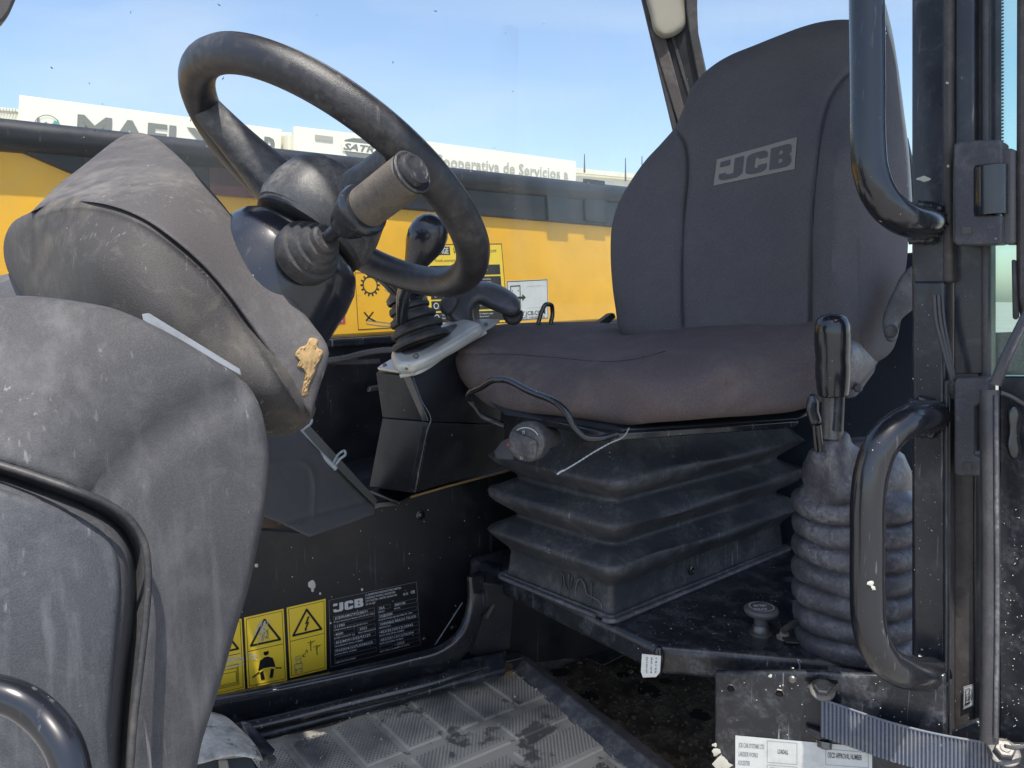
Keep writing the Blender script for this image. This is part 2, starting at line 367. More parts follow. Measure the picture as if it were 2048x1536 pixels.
M_maroon = mat('maroon_paint', (.055, .020, .022), .45, dust=((.12, .1, .1), 5, .3, .55), specks=(35, .7))
M_silver = mat('satin_silver', (.56, .56, .52), .34, metal=.25, dust=((.36, .33, .27), 12, .35, .52), rvar=.06)
M_steel = mat('dull_steel', (.16, .155, .15), .5, metal=.8, grain=(300, .2), dust=((.22, .2, .17), 30, .5, .5))
M_wire = mat('pale_wire', (.42, .46, .47), .45, dust=((.3, .28, .25), 20, .4, .52))
M_white = mat('dirty_white_plastic', (.52, .50, .45), .55, grain=(90, .3), dust=((.16, .14, .11), 9, .75, .50), specks=(40, .9, (.05, .045, .04)), wear=((.09, .08, .06), 26, .57, .8))
M_label = mat('label_white', (.62, .63, .62), .45, dust=((.40, .39, .36), 12, .35, .52))
M_grip = mat('worn_tan_grip', (.125, .105, .085), .6, grain=(700, .3), dust=((.05, .045, .04), 22, .8, .54))
M_mat = mat('worn_rubber_mat', (.055, .057, .062), .62, grain=(300, .3), dust=((.52, .47, .38), 5.5, .90, .36), specks=(40, .9), soft=True, wear=((.05, .048, .045), 9, .56, .8))
M_lip = mat('mat_edge_rubber', (.05, .051, .057), .5, grain=(300, .3), dust=((.22, .21, .2), 14, .5, .5), specks=(50, 1.0), streak=((.2, .2, .2), .4))
M_floor = mat('filthy_cab_floor', (.035, .027, .020), .5, grain=(60, .5), dust=((.22, .17, .12), 14, .8, .48), specks=(30, 1.0, (.16, .13, .1)))
M_strap = mat('blue_grey_webbing', (.13, .15, .19), .75, grain=(900, .4), dust=((.3, .27, .22), 9, .45, .56), weave=('X', 55, (.030, .042, .075), .3), specks=(40, .8))
M_tanp = mat('tan_mud', (.34, .225, .10), .9, grain=(200, .6), dust=((.24, .16, .08), 30, .5, .5))
M_cream = mat('cream_trim', (.22, .21, .17), .6, dust=((.2, .19, .16), 8, .3, .5))
M_brown = mat('brown_grey_strip', (.055, .047, .046), .55, dust=((.2, .18, .17), 7, .3, .5), grain=(500, .2))
M_bwall = mat('building_white', (.80, .77, .62), .8, dust=((.6, .57, .47), .3, .4, .45))
M_sign = flat('sign_white', (.86, .84, .70), .6)
M_sgrey = flat('sign_lettering', (.20, .21, .19), .6); M_sgrey2 = flat('faded_lettering', (.42, .41, .36), .6); M_sgreen = flat('sign_green', (.14, .42, .34), .6)
M_yst = flat('yellow_sticker', (.95, .66, .05), .35); M_ink = flat('black_ink', (.012, .012, .014), .4); M_wink = flat('white_ink', (.62, .62, .62), .5); M_red = flat('red_print', (.55, .06, .06), .4)
M_plate = flat('black_plate', (.013, .014, .018), .35); M_gink = flat('grey_ink', (.22, .22, .22), .5); M_redp = flat('red_plastic', (.7, .05, .06), .35)
M_strip = mat('pale_edge_strip', (.20, .22, .25), .4, dust=((.1, .1, .1), 20, .5, .5))
M_dot = flat('white_paint_chip', (.58, .56, .48), .6)
M_ground = mat('yard_concrete', (.30, .29, .27), .85, dust=((.2, .19, .18), .5, .6, .45))
def glass_mat(name, tint, gl, dusty, dcol=(.6, .62, .62)):
    m = bpy.data.materials.new(name); m.use_nodes = True; nt = m.node_tree; N = nt.nodes; Lk = nt.links; N.clear()
    out = N.new('ShaderNodeOutputMaterial'); tr = N.new('ShaderNodeBsdfTransparent'); tr.inputs[0].default_value = (*tint, 1)
    g = N.new('ShaderNodeBsdfGlossy'); g.inputs['Roughness'].default_value = .02; fr = N.new('ShaderNodeFresnel'); fr.inputs[0].default_value = 1.45
    mu = N.new('ShaderNodeMath'); mu.operation = 'MULTIPLY'; mu.inputs[1].default_value = gl; Lk.new(fr.outputs[0], mu.inputs[0])
    a = N.new('ShaderNodeMixShader'); Lk.new(mu.outputs[0], a.inputs[0]); Lk.new(tr.outputs[0], a.inputs[1]); Lk.new(g.outputs[0], a.inputs[2])
    df = N.new('ShaderNodeBsdfDiffuse'); df.inputs[0].default_value = (*dcol, 1); tc = N.new('ShaderNodeTexCoord')
    mp = N.new('ShaderNodeMapping'); mp.inputs['Rotation'].default_value = (0, .45, 0); mp.inputs['Scale'].default_value = (1.4, 1.4, .45); Lk.new(tc.outputs['Object'], mp.inputs[0])
    n = N.new('ShaderNodeTexNoise'); n.inputs['Scale'].default_value = 2.5; n.inputs['Detail'].default_value = 5; Lk.new(mp.outputs[0], n.inputs[0])
    mr = N.new('ShaderNodeMapRange'); mr.inputs[1].default_value = .50; mr.inputs[2].default_value = .74; mr.inputs[3].default_value = dusty * .15; mr.inputs[4].default_value = dusty; Lk.new(n.outputs[0], mr.inputs[0])
    v = N.new('ShaderNodeTexVoronoi'); v.inputs['Scale'].default_value = 60; Lk.new(tc.outputs['Object'], v.inputs[0])
    lt = N.new('ShaderNodeMath'); lt.operation = 'LESS_THAN'; lt.inputs[1].default_value = .035; Lk.new(v.outputs['Distance'], lt.inputs[0])
    m2 = N.new('ShaderNodeMath'); m2.operation = 'MULTIPLY'; m2.inputs[1].default_value = .12; Lk.new(lt.outputs[0], m2.inputs[0])
    ad = N.new('ShaderNodeMath'); ad.operation = 'ADD'; Lk.new(mr.outputs[0], ad.inputs[0]); Lk.new(m2.outputs[0], ad.inputs[1])
    b = N.new('ShaderNodeMixShader'); Lk.new(ad.outputs[0], b.inputs[0]); Lk.new(a.outputs[0], b.inputs[1]); Lk.new(df.outputs[0], b.inputs[2]); Lk.new(b.outputs[0], out.inputs[0])
    return m
M_glass = glass_mat('dusty_window_glass', (.98, .99, .985), .07, .06)
M_glass2 = glass_mat('green_tinted_glass', (.80, .93, .88), 1.0, .05)

# ------------------------------------------------------------------ flat print
TXT = {}
def text_mesh(s, bold=0.0, shear=0.0):
    k = (s, bold, shear)
    if k in TXT: return TXT[k]
    cu = bpy.data.curves.new('t', 'FONT'); cu.body = s; cu.resolution_u = 2; cu.offset = bold; cu.shear = shear
    o = bpy.data.objects.new('t', cu); COL.objects.link(o)
    dg = bpy.context.evaluated_depsgraph_get(); me = bpy.data.meshes.new_from_object(o.evaluated_get(dg))
    vs = np.array([tuple(v.co) for v in me.vertices]).reshape(-1, 3)[:, :2]; fs = [tuple(p.vertices) for p in me.polygons]
    bpy.data.objects.remove(o); bpy.data.curves.remove(cu); bpy.data.meshes.remove(me)
    if len(vs): vs = vs - [vs[:, 0].min(), 0]
    TXT[k] = (vs, fs); return TXT[k]
class Print:
    """Flat print on a quad (u to the right, v down, 0..1) lying on a plane; layers sit a fraction of a millimetre above one another."""
    def __init__(s, plane, quad, lift=.0004, unit=.0004):
        s.c = [plane.at(x, y) for x, y in quad]; s.n = plane.n; s.lift = lift; s.u = unit
        s.W = np.linalg.norm(s.c[1] - s.c[0]); s.H = np.linalg.norm(s.c[3] - s.c[0]); s.lay = {}
    def at(s, u, v, l=0): return (s.c[0] * (1 - u) + s.c[1] * u) * (1 - v) + (s.c[3] * (1 - u) + s.c[2] * u) * v + s.n * (s.lift + s.u * l)
    def add(s, key, l, vs, fs):
        L = s.lay.setdefault((key, l), ([], [])); b = len(L[0]); L[0].extend(s.at(u, v, l) for u, v in vs); L[1].extend(tuple(b + i for i in f) for f in fs)
    def rect(s, key, l, a, b, c, d): s.add(key, l, [(a, b), (c, b), (c, d), (a, d)], [(0, 1, 2, 3)])
    def frame(s, key, l, a, b, c, d, t):
        tu, tv = t, t * s.W / s.H
        s.add(key, l, [(a, b), (c, b), (c, d), (a, d), (a + tu, b + tv), (c - tu, b + tv), (c - tu, d - tv), (a + tu, d - tv)], [(0, 1, 5, 4), (1, 2, 6, 5), (2, 3, 7, 6), (3, 0, 4, 7)])
    def poly(s, key, l, pts): s.add(key, l, pts, [tuple(range(len(pts)))])
    def line(s, key, l, pts, t):
        a = s.H / s.W
        for i in range(len(pts) - 1):
            p, q = np.array(pts[i], float), np.array(pts[i + 1], float); d = np.array([(q - p)[0], (q - p)[1] * a]); d /= np.linalg.norm(d) + 1e-9
            n = np.array([-d[1], d[0] / a]) * t / 2; e = np.array([d[0], d[1] / a]) * t * .3
            s.add(key, l, [p - e + n, q + e + n, q + e - n, p - e - n], [(0, 1, 2, 3)])
    def disc(s, key, l, cu, cv, r, m=20, r2=0):
        a = s.W / s.H; o = [(cu + r * math.cos(2 * math.pi * i / m), cv + r * a * math.sin(2 * math.pi * i / m)) for i in range(m)]
        if r2:
            i_ = [(cu + r2 * math.cos(2 * math.pi * i / m), cv + r2 * a * math.sin(2 * math.pi * i / m)) for i in range(m)]
            s.add(key, l, o + i_, [(i, (i + 1) % m, m + (i + 1) % m, m + i) for i in range(m)])
        else: s.poly(key, l, o)
    def text(s, key, l, u, v, h, t, bold=0.0, shear=0.0, w=None, cx=1.0):
        vs, fs = text_mesh(t, bold, shear)
        if not len(vs): return
        k = h / .70; a = s.H / s.W; kx = k * a * cx
        if w: kx = w / max(1e-6, vs[:, 0].max())
        s.add(key, l, [(u + x * kx, v - y * k) for x, y in vs], fs)
    def letters(s, key, l, u, v, h, t, bold, w, shear=0):
        k = h / .70; full, _ = text_mesh(t, bold, shear); kx = w / full[:, 0].max(); cu = 0
        for i, ch in enumerate(t):
            vs, fs = text_mesh(ch, bold, shear); x0 = text_mesh(t[:i + 1], bold, shear)[0][:, 0].max() - vs[:, 0].max()
            s.lay[(key, 'L%d' % (len(s.lay)))] = ([s.at(u + (x + x0) * kx, v - y * k, l) for x, y in vs], list(fs))
    def build(s, mats, parent, names=None):
        for (key, l), (vs, fs) in sorted(s.lay.items(), key=lambda q: str(q[0][1])):
            nm = (names or {}).get(key, 'print')
            if str(l)[0] == 'L': mesh('letter', vs, fs, mats[key], parent, smooth=False)
            else: mesh(nm, vs, fs, mats[key], parent, smooth=False, **({'kind': 'stuff'} if len(fs) > 1 else {}))
def jcb(pr, key, l, u0, v0, u1, v1, key_bg=None):
    """the maker's mark: three heavy letters, a small square at the head of the first"""
    W, H = u1 - u0, v1 - v0
    X = lambda x: u0 + W * x; Y = lambda y: v1 - H * y
    L = lambda pts: pr.poly(key, l, [(X(a), Y(b)) for a, b in pts])
    L([(.0, .72), (.14, .72), (.14, 1.0), (.0, 1.0)])
    def strip(o, i): pr.add(key, l, [(X(a), Y(b)) for a, b in o + i], [(k, k + 1, len(o) + k + 1, len(o) + k) for k in range(len(o) - 1)])
    strip([(.33, 1), (.33, .22), (.31, .08), (.26, 0), (.06, 0), (.02, .06), (.0, .18), (.0, .36)], [(.20, 1), (.20, .30), (.19, .25), (.17, .24), (.12, .24), (.11, .25), (.10, .28), (.10, .36)])
    strip([(.66, .64), (.66, .84), (.64, .94), (.60, 1), (.44, 1), (.39, .94), (.37, .84), (.37, .16), (.39, .06), (.44, 0), (.60, 0), (.64, .06), (.66, .16), (.66, .36)],
          [(.54, .64), (.54, .72), (.535, .75), (.52, .76), (.51, .76), (.50, .75), (.49, .72), (.49, .28), (.50, .25), (.51, .24), (.52, .24), (.535, .25), (.54, .28), (.54, .36)])
    strip([(.70, 1), (.94, 1), (.98, .93), (.99, .80), (.985, .62), (.96, .52)], [(.70, .77), (.855, .77), (.87, .75), (.875, .70), (.87, .64), (.855, .61)])
    strip([(.96, .52), (.99, .42), (1.0, .2), (.98, .06), (.94, 0), (.70, 0)], [(.855, .41), (.87, .39), (.88, .32), (.87, .26), (.855, .23), (.70, .23)])
    L([(.70, .23), (.82, .23), (.82, .77), (.70, .77)]); L([(.82, .41), (.855, .41), (.96, .52), (.855, .61), (.82, .61)])
def clear_at(x, y, z):    # plan point with the height that shows at picture row y
    pass
def z_for(X, Y, py):
    k = (768 - py) / FOC; rx, ry = X - CAMP[0], Y - CAMP[1]
    # rel.UP = k rel.FWD
    z = (k * FWD[1] - UP[1]) * ry / (UP[2] - k * FWD[2]); return CAMP[2] + z
U_ = np.array([.749, .663, 0]); V_ = np.array([-.663, .749, 0])
ZP, ZF = 1.325, 1.10
# ================================================================== SETTING
g = mesh('ground', [(-400, -300, 0), (400, -300, 0), (400, 700, 0), (-400, 700, 0)], [(0, 1, 2, 3)], M_ground, smooth=False, kind='structure')
# far sheds
def vbuilding(name, label, quad, depth, d0, d1, wallmat):
    (x0, y0), (x1, y1) = quad
    a, b = P(x0, y0, d0), P(x1, y1, d1); zt = max(a[2], b[2]); n = nrm(np.cross(b - a, [0, 0, 1])); n = n if n @ (CAMP - a) > 0 else -n
    t = thing(name, label, 'building', [a[0], a[1], 0])
    A = [np.array([a[0], a[1], 0]), np.array([b[0], b[1], 0]), np.array([b[0], b[1], b[2]]), np.array([a[0], a[1], a[2]])]
    B = [q - n * depth for q in A]
    mesh('wall', A + B, [(0, 1, 2, 3), (4, 5, 6, 7), (0, 1, 5, 4), (1, 2, 6, 5), (2, 3, 7, 6), (3, 0, 4, 7)], wallmat, t, smooth=False)
    return t, Plane(a, n)
b1, bp1 = vbuilding('warehouse', 'long cream warehouse with the big lettered sign, left of the steering wheel', ((-260, 196), (583, 270)), 14, 26, 34, M_bwall)
slab('coping', bp1, [(-260, 192), (583, 266), (583, 272), (-260, 198)], .3, M_sign, b1, bevel=0, off=.03)
sp = slab('sign_board', bp1, [(38, 196), (556, 263), (552, 330), (34, 285)], .25, M_sign, b1, bevel=.01, off=.5)
pr = Print(bp1, [(38, 196), (556, 263), (552, 330), (34, 285)], lift=.53, unit=.01)
pr.letters('g', 0, .195, .88, .60, 'MAFLY', .03, .53); pr.letters('g', 0, .925, .88, .60, 'R', .03, .065)
pr.disc('g', 0, .095, .62, .043, 30, .040); pr.poly('n', 0, [(.112, .62), (.13, .45), (.135, .62), (.125, .8)]); pr.poly('g', 1, [(.06, .45), (.068, .45), (.068, .8), (.06, .8)])
pr.line('n', 1, [(.07, .75), (.09, .55), (.10, .75), (.12, .5)], .008)
pr.build({'g': M_sgrey, 'n': M_sgreen}, b1, {'g': 'lettering', 'n': 'emblem'})
pr = Print(bp1, [(-30, 215), (38, 218), (38, 232), (-30, 228)], lift=.05, unit=.01); [pr.line('g', 0, [(.3 + .09 * i, .9), (.36 + .09 * i, .1)], .03) for i in range(7)]; pr.build({'g': M_sgrey2}, b1, {'g': 'lettering'})
b2, bp2 = vbuilding('warehouse', 'pale warehouse with the dark oval badge sign, seen through the steering wheel', ((575, 268), (860, 300)), 14, 33, 37, M_bwall)
slab('sign_board', bp2, [(583, 256), (842, 287), (842, 360), (583, 330)], .25, M_sign, b2, bevel=.01, off=.4)
pr = Print(bp2, [(583, 256), (842, 287), (842, 360), (583, 330)], lift=.43, unit=.01)
pr.poly('g', 0, [(.335, .36), (.36, .20), (.42, .13), (.50, .11), (.58, .13), (.64, .22), (.665, .38), (.62, .62), (.50, .70), (.38, .62)])
pr.poly('w', 1, [(.33, .25), (.67, .24), (.67, .50), (.34, .50)]); pr.letters('g', 2, .345, .46, .17, 'SATRA', .03, .30, .3); pr.rect('f', 0, .14, .16, .27, .30)
pr.build({'g': M_sgrey, 'w': M_sign, 'f': M_sgrey2}, b2, {'g': 'lettering', 'w': 'band', 'f': 'faded_mark'})
b3, bp3 = vbuilding('warehouse', 'long pale warehouse lettered in thin capitals and small letters, right of the wheel', ((842, 300), (1420, 366)), 14, 36, 46, M_bwall)
slab('sign_board', bp3, [(846, 286), (1143, 325), (1143, 372), (846, 345)], .25, M_sign, b3, bevel=.01, off=.4)
slab('coping', bp3, [(1143, 338), (1420, 362), (1420, 372), (1143, 347)], .2, M_bwall, b3, bevel=0, off=.3)
pr = Print(bp3, [(846, 286), (1143, 325), (1143, 372), (846, 345)], lift=.43, unit=.01)
pr.text('f', 0, .04, .80, .42, 'Cooperativa de Servicios a', .01, w=.90); pr.build({'f': M_sgrey2}, b3, {'f': 'lettering'})
for i, (x, y0, y1, d, lb) in enumerate(((1169, 308, 345, 37, 'short roof vent mast left of the seat back, farther left'), (1251, 316, 362, 39, 'thin pole on the far roof, the taller one just left of the seat'), (1284, 312, 362, 39, 'thin pole on the far roof, touching the edge of the seat back'))):
    a, b = P(x, y1, d), P(x, y0, d); o = lathe('roof_pole', a, b, [(0, .05), (np.linalg.norm(b - a) * .5, .035), (np.linalg.norm(b - a), .02)], M_brown, None, sec=8, origin=a); o['label'] = lb; o['category'] = 'pole'; o['group'] = 'poles on the far roofs'
# yard block behind the door glass
b4, bp4 = vbuilding('yard_building', 'low grey shed seen through the glass of the open door', ((1900, 668), (2300, 655)), 8, 20, 16, M_post)
hull('window', [(1985, 690, 19.2), (2035, 690, 18.7), (2035, 700, 18.7), (1985, 700, 19.2), (1985, 690, 19.1), (2035, 690, 18.6), (2035, 700, 18.6), (1985, 700, 19.1)], M_label, b4, bevel=0)
# ================================================================== BOOM
BM = vpl((0, 500, 2.0), (1250, 500, 3.64))
boom = thing('lifting_boom', 'yellow and black lifting arm of the machine lying beyond the far window', 'machine arm', BM.at(640, 690))
slab('boom_body', BM, [(-420, 205), (1780, 440), (1780, 606), (-420, 744)], .45, M_yel, boom, bevel=.012)
topb = slab('boom_top_band', BM, [(-148, 225), (1780, 432), (1780, 500), (1240, 456), (830, 421), (505, 393), (440, 387), (300, 383), (215, 380), (140, 347), (0, 288)], .02, M_blk, boom, bevel=.006, off=.014)
r0, r1 = BM.at(-420, 229, .0), BM.at(1780, 443, .0)
tube('boom_top_rail', [r0, (r0 + r1) / 2, r1], [.042, .042, .042], M_blk, boom, sec=20)
slab('panel_patch', BM, [(408, 296), (470, 302), (520, 398), (418, 390)], .004, M_maroon, boom, bevel=.0, off=.018)
for x in (1085, 1160):
    slab('boom_bracket', BM, [(x, 358), (x + 42, 363), (x + 46, 446), (x + 4, 442)], .008, M_blk, boom, bevel=.002, off=.024)
slab('boom_lower_lip', BM, [(-420, 744), (1780, 606), (1780, 612), (-420, 756)], .10, M_dark, boom, bevel=.003, off=.01)
def sticker(quad, label, mats, draw, plane=BM, parent=boom, name='sticker', names=None, lift=.0006):
    p = Print(plane, quad, lift=lift); draw(p); 
    key0 = p.base; q = p.lay.pop((key0, 0)); o = mesh(name, q[0], q[1], mats[key0], parent, smooth=False); 
    if label: o['label'] = label
    p.build(mats, o, names); return o
MP = {'y': M_yst, 'k': M_ink, 'w': M_wink, 'l': M_label, 'r': M_red, 'g': M_gink, 'p': M_plate, 'Y': M_yel}
def d_engine(p):
    p.base = 'y'; p.rect('y', 0, 0, 0, 1, 1); p.frame('k', 1, 0.0, 0.0, 1, 1, .008)
    p.rect('k', 1, .10, .03, .31, .13); p.text('w', 2, .12, .115, .07, 'STAGE', .03, w=.17); p.text('k', 1, .35, .12, .08, 'V', 0, .25)
    p.text('k', 1, .66, .11, .035, 'AdBlue / DPF', w=.26); p.text('k', 1, .12, .215, .035, 'Parada automática', w=.27)
    rows = [('Parada automática habilitada', 'cuenta atrás para parar motor', '', 'Escape', 'tubo de escape', ''), ('Parada automática', 'del motor activada', '', 'Parada automática', 'detiene la máquina', 'actividad'), ('Regeneración', 'en espera', '', 'Regeneración', 'bloqueada', ''), ('Regeneración', 'manual', '', 'Regeneración', 'requerida', ''), ('Nivel de urea', 'bajo', '', 'Se requiere regen.', 'del servicio*', '')]
    for i, r_ in enumerate(rows):
        v = .26 + i * .145
        for j in (0, 1):
            u = .05 + j * .46; p.rect('k', 1, u, v, u + .44, v + .125); p.disc('w', 2, u + .055, v + .06, .032, 16, .022)
            for t in range(3):
                if r_[j * 3 + t]: p.text('w', 2, u + .12, v + .042 + t * .036, .022, r_[j * 3 + t], .005)
        p.disc('r' if i > 2 else 'w', 3, .055 + .46 + .05, v + .06, .014, 10)
sticker([(848, 489), (1003, 487), (1016, 645), (856, 652)], 'yellow sticker with two columns of black text boxes', MP, d_engine, names={'k': 'print', 'w': 'lettering', 'r': 'symbol'})
def d_gear(p):
    p.base = 'y'; p.rect('Y', 0, 0, 0, 1, 1); p.base = 'Y'; p.frame('k', 1, 0, 0, 1, 1, .008)
    p.disc('k', 1, .20, .22, .105, 28, .088)
    for i in range(14):
        a = 2 * math.pi * i / 14; q = p.W / p.H; p.line('k', 1, [(.20 + .105 * math.cos(a), .22 + .105 * q * math.sin(a)), (.20 + .128 * math.cos(a), .22 + .128 * q * math.sin(a))], .022)
    p.line('k', 1, [(.10, .70), (.16, .80), (.24, .86)], .02); p.line('k', 1, [(.22, .70), (.12, .84)], .02); p.line('k', 1, [(.50, .38), (.52, .48), (.58, .55)], .022); p.line('k', 1, [(.56, .30), (.66, .52)], .008)
    for a, b in (((.14, .88), (.26, .78)), ((.26, .78), (.36, .95)), ((.36, .95), (.14, .88)), ((.26, .80), (.6, .95)), ((.26, .86), (.6, 1.0))): pass
    p.line('g', 1, [(.12, .84), (.30, .88), (.48, .92), (.62, .92)], .012); p.line('g', 1, [(.12, .90), (.30, .95), (.48, .97), (.62, .95)], .012); p.frame('g', 1, .62, .86, .80, .97, .01); p.line('g', 1, [(.45, .35), (.40, .3)], .01)
sticker([(709, 545), (850, 546), (853, 652), (716, 660)], 'line drawings of a gear and levers on the yellow paint', MP, d_gear, names={'k': 'print', 'g': 'drawing'})
def d_start(p):
    p.base = 'l'; p.rect('l', 0, 0, 0, 1, 1); p.frame('k', 1, .01, .01, .99, .99, .012); p.frame('k', 1, .08, .12, .32, .72, .02); p.poly('k', 1, [(.25, .40), (.36, .40), (.36, .34), (.45, .43), (.36, .52), (.36, .46), (.25, .46)])
    p.text('k', 1, .06, .88, .10, 'START.JCB.COM', .02, w=.86); p.text('k', 1, .06, .965, .05, 'TELESCOPIC HANDLERS', .01, w=.84)
    for c in ((.12, .25), (.26, .25), (.12, .55), (.26, .55)): p.line('k', 1, [(c[0], c[1]), (c[0] + .02, c[1])], .015)
    p.rect('g', 1, .48, .16, .92, .165); p.rect('g', 1, .48, .70, .92, .705)
sticker([(1013, 562), (1095, 558), (1097, 637), (1015, 643)], 'white sticker with a phone outline, an arrow and a web address', MP, d_start, names={'k': 'print', 'g': 'print'})
def d_red(p):
    p.base = 'r'; p.rect('r', 0, 0, 0, 1, 1); p.rect('l', 1, .05, .08, .92, .92)
sticker([(610, 585), (688, 580), (691, 648), (612, 655)], 'red bordered white sticker half behind the steering column', MP, d_red, names={'l': 'print'})
p_ = Print(BM, [(855, 652), (885, 651), (885, 663), (855, 664)]); p_.text('w', 0, .0, .8, .7, '(EVA)', .02); p_.build({'w': M_wink}, boom, {'w': 'lettering'})
# ================================================================== GLASS AND REAR CAB FRAME
WG = vpl((0, 500, 1.74), (1250, 500, 3.1))
o = slab('side_window', WG, [(-400, -420), (1300, -330), (1352, 250), (1356, 640), (600, 690), (-400, 740)], .006, M_glass, None, bevel=0)
o['label'] = 'dusty far side window pane between steering wheel and yellow boom'; o['category'] = 'window'
vs, fs = [], []
for i in range(26):       # specks of dirt and insects stuck to the pane
    x, y = RNG.uniform(20, 1250), RNG.uniform(5, 330); a = RNG.uniform(0, 3.14) if i % 3 else 2.0; L = RNG.uniform(2, 9); wd = RNG.uniform(.8, 1.6)
    c = np.array([math.cos(a), math.sin(a)]); n = np.array([-c[1], c[0]]); b = len(vs)
    for q in (-c * L / 2, n * wd, c * L / 2, -n * wd): vs.append(WG.at(x + q[0], y + q[1], .003))
    vs.append(WG.at(x, y, .005)); fs += [(b, b + 1, b + 4), (b + 1, b + 2, b + 4), (b + 2, b + 3, b + 4), (b + 3, b, b + 4)]
mesh('dirt_specks', vs, fs, M_ink, o, kind='stuff')
GP = vpl((1290, 100, 2.55), (1420, 100, 2.5))
cp_ = hull('corner_trim', [WG.at(x, y, o_) for x, y in ((-60, -60), (34, -60), (26, 8), (12, 40), (0, 56), (-60, 80)) for o_ in (.01, .06)], M_trim, None, bevel=.006, raw=True)
cp_['label'] = 'dark rounded corner of cab trim at the extreme top left'; cp_['category'] = 'trim'
fr = thing('rear_pillar', 'slanting rear cab pillar with cream trim, left of the seat back', 'pillar', P(1370, 640, 2.5))
slab('pillar_post', GP, [(1276, -60), (1392, -60), (1394, 0), (1396, 70), (1414, 150), (1440, 260), (1480, 640), (1420, 640), (1352, 262), (1320, 90)], .06, M_blk, fr, bevel=.008)
slab('outer_seal', GP, [(1268, -60), (1288, -60), (1355, 250), (1420, 640), (1404, 640), (1345, 262)], .05, M_rub, fr, bevel=.004, off=.012)
slab('trim_strip', GP, [(1300, 60), (1330, 72), (1378, 250), (1440, 640), (1421, 640), (1357, 250)], .02, M_brown, fr, bevel=.003, off=.018)
slab('trim_groove', GP, [(1340, 70), (1347, 70), (1395, 230), (1388, 232)], .01, M_rub, fr, bevel=.002, off=.006)
slab('inner_seal', GP, [(1372, -60), (1396, -60), (1394, 20), (1397, 70), (1414, 150), (1436, 260), (1418, 262), (1396, 160), (1380, 80), (1372, 20)], .05, M_rub, fr, bevel=.005, off=.02)
relief('trim_cap', [(1290, -50), (1372, -50), (1370, 0), (1366, 60), (1350, 72), (1322, 76), (1312, 68), (1300, 30)], lambda q: np.full(len(q), 2.49), M_cream, fr, Rp=14, edge=.02, thick=.03, step=7)
RG = vpl((1400, 300, 2.45), (1840, 300, 1.75))
o = slab('rear_window', RG, [(1396, -420), (1850, -400), (1850, 640), (1480, 640), (1412, 160), (1396, 60)], .006, M_glass, None, bevel=0); o['label'] = 'rear window pane behind the seat back and the front post'; o['category'] = 'window'
# wire guard behind the seat
wg = thing('window_guard', 'thin grey wire guard rising behind the right edge of the seat back', 'guard', P(1815, 420, 1.72))
tubepx('guard_bar', [(1766, 10, 1.66), (1778, 60, 1.66), (1790, 130, 1.67), (1802, 220, 1.68), (1812, 300, 1.7), (1820, 420, 1.72)], 5, M_wire, wg)
tubepx('guard_bar', [(1758, 30, 1.69), (1772, 110, 1.69), (1786, 180, 1.7), (1800, 290, 1.71), (1808, 420, 1.73)], 4, M_wire, wg)
for y in range(60, 380, 34): tubepx('guard_tie', [(1766 + (y - 60) * .12, y, 1.685), (1781 + (y - 60) * .11, y + 6, 1.665)], 2.2, M_wire, wg, per=2, sec=8)
slab('guard_foot', vpl((1800, 400, 1.75), (1830, 400, 1.72)), [(1802, 280), (1812, 274), (1824, 330), (1826, 420), (1806, 420)], .01, M_hub, wg, bevel=.002)
# ================================================================== CAB SHELL
DW = vpl((640, 700, 1.95), (1240, 700, 2.4))
cab = thing('cab_shell', 'black sheet metal shell of the open machine cab around seat and pedals', 'cab', [0, 1.6, 1.0])
slab('far_wall', DW, [(500, 690), (660, 676), (1260, 641), (1430, 632), (1430, 1100), (1030, 1150), (500, 1200)], .03, M_dark, cab, bevel=.004)
slab('window_ledge', DW, [(600, 681), (1430, 633), (1430, 644), (600, 697)], .05, M_plat, cab, bevel=.004, off=.03)
KP = vpl((440, 1400, 1.50), (960, 1330, 1.80))
slab('kick_panel', KP, [(380, 1440), (470, 1056), (620, 1066), (748, 1012), (1044, 931), (1060, 1180), (1000, 1300), (940, 1352), (440, 1462)], .02, M_dark, cab, bevel=.002)
# ledge behind the kick panel
a, b, c_, d_ = KP.at(600, 1070), KP.at(1044, 931), DW.at(1090, 938), DW.at(640, 1000)
LZ = [KP.at(740, 1014, -.0)[2]]
lv = [KP.at(560, 1085, -.002), KP.at(1044, 932, -.002)]; l2 = [lv[1] + V_ * .5 + [0, 0, .0], lv[0] + V_ * .5]
mesh('ledge', [*(q for q in lv + l2), *(q - [0, 0, .02] for q in lv + l2)], [(0, 1, 2, 3), (4, 5, 6, 7), (0, 1, 5, 4), (1, 2, 6, 5), (2, 3, 7, 6), (3, 0, 4, 7)], M_dark, cab, bevel=.002)
tube('ledge_edge', [KP.at(742, 1016, .003), KP.at(890, 973, .003), KP.at(1040, 934, .003)], .0028, M_tanp, cab, sec=8, label='dusty tan edge of the ledge')
REAR = vpl((1440, 900, 2.0), (1860, 900, 1.6))
slab('rear_wall', REAR, [(1400, 630), (1500, 560), (1600, 520), (1900, 500), (1900, 1200), (1400, 1200)], .03, mat('blue_dark_sheet', (.030, .042, .065), .45, dust=((.08, .09, .1), 6, .3, .5), specks=(50, .6)), cab, bevel=.004)
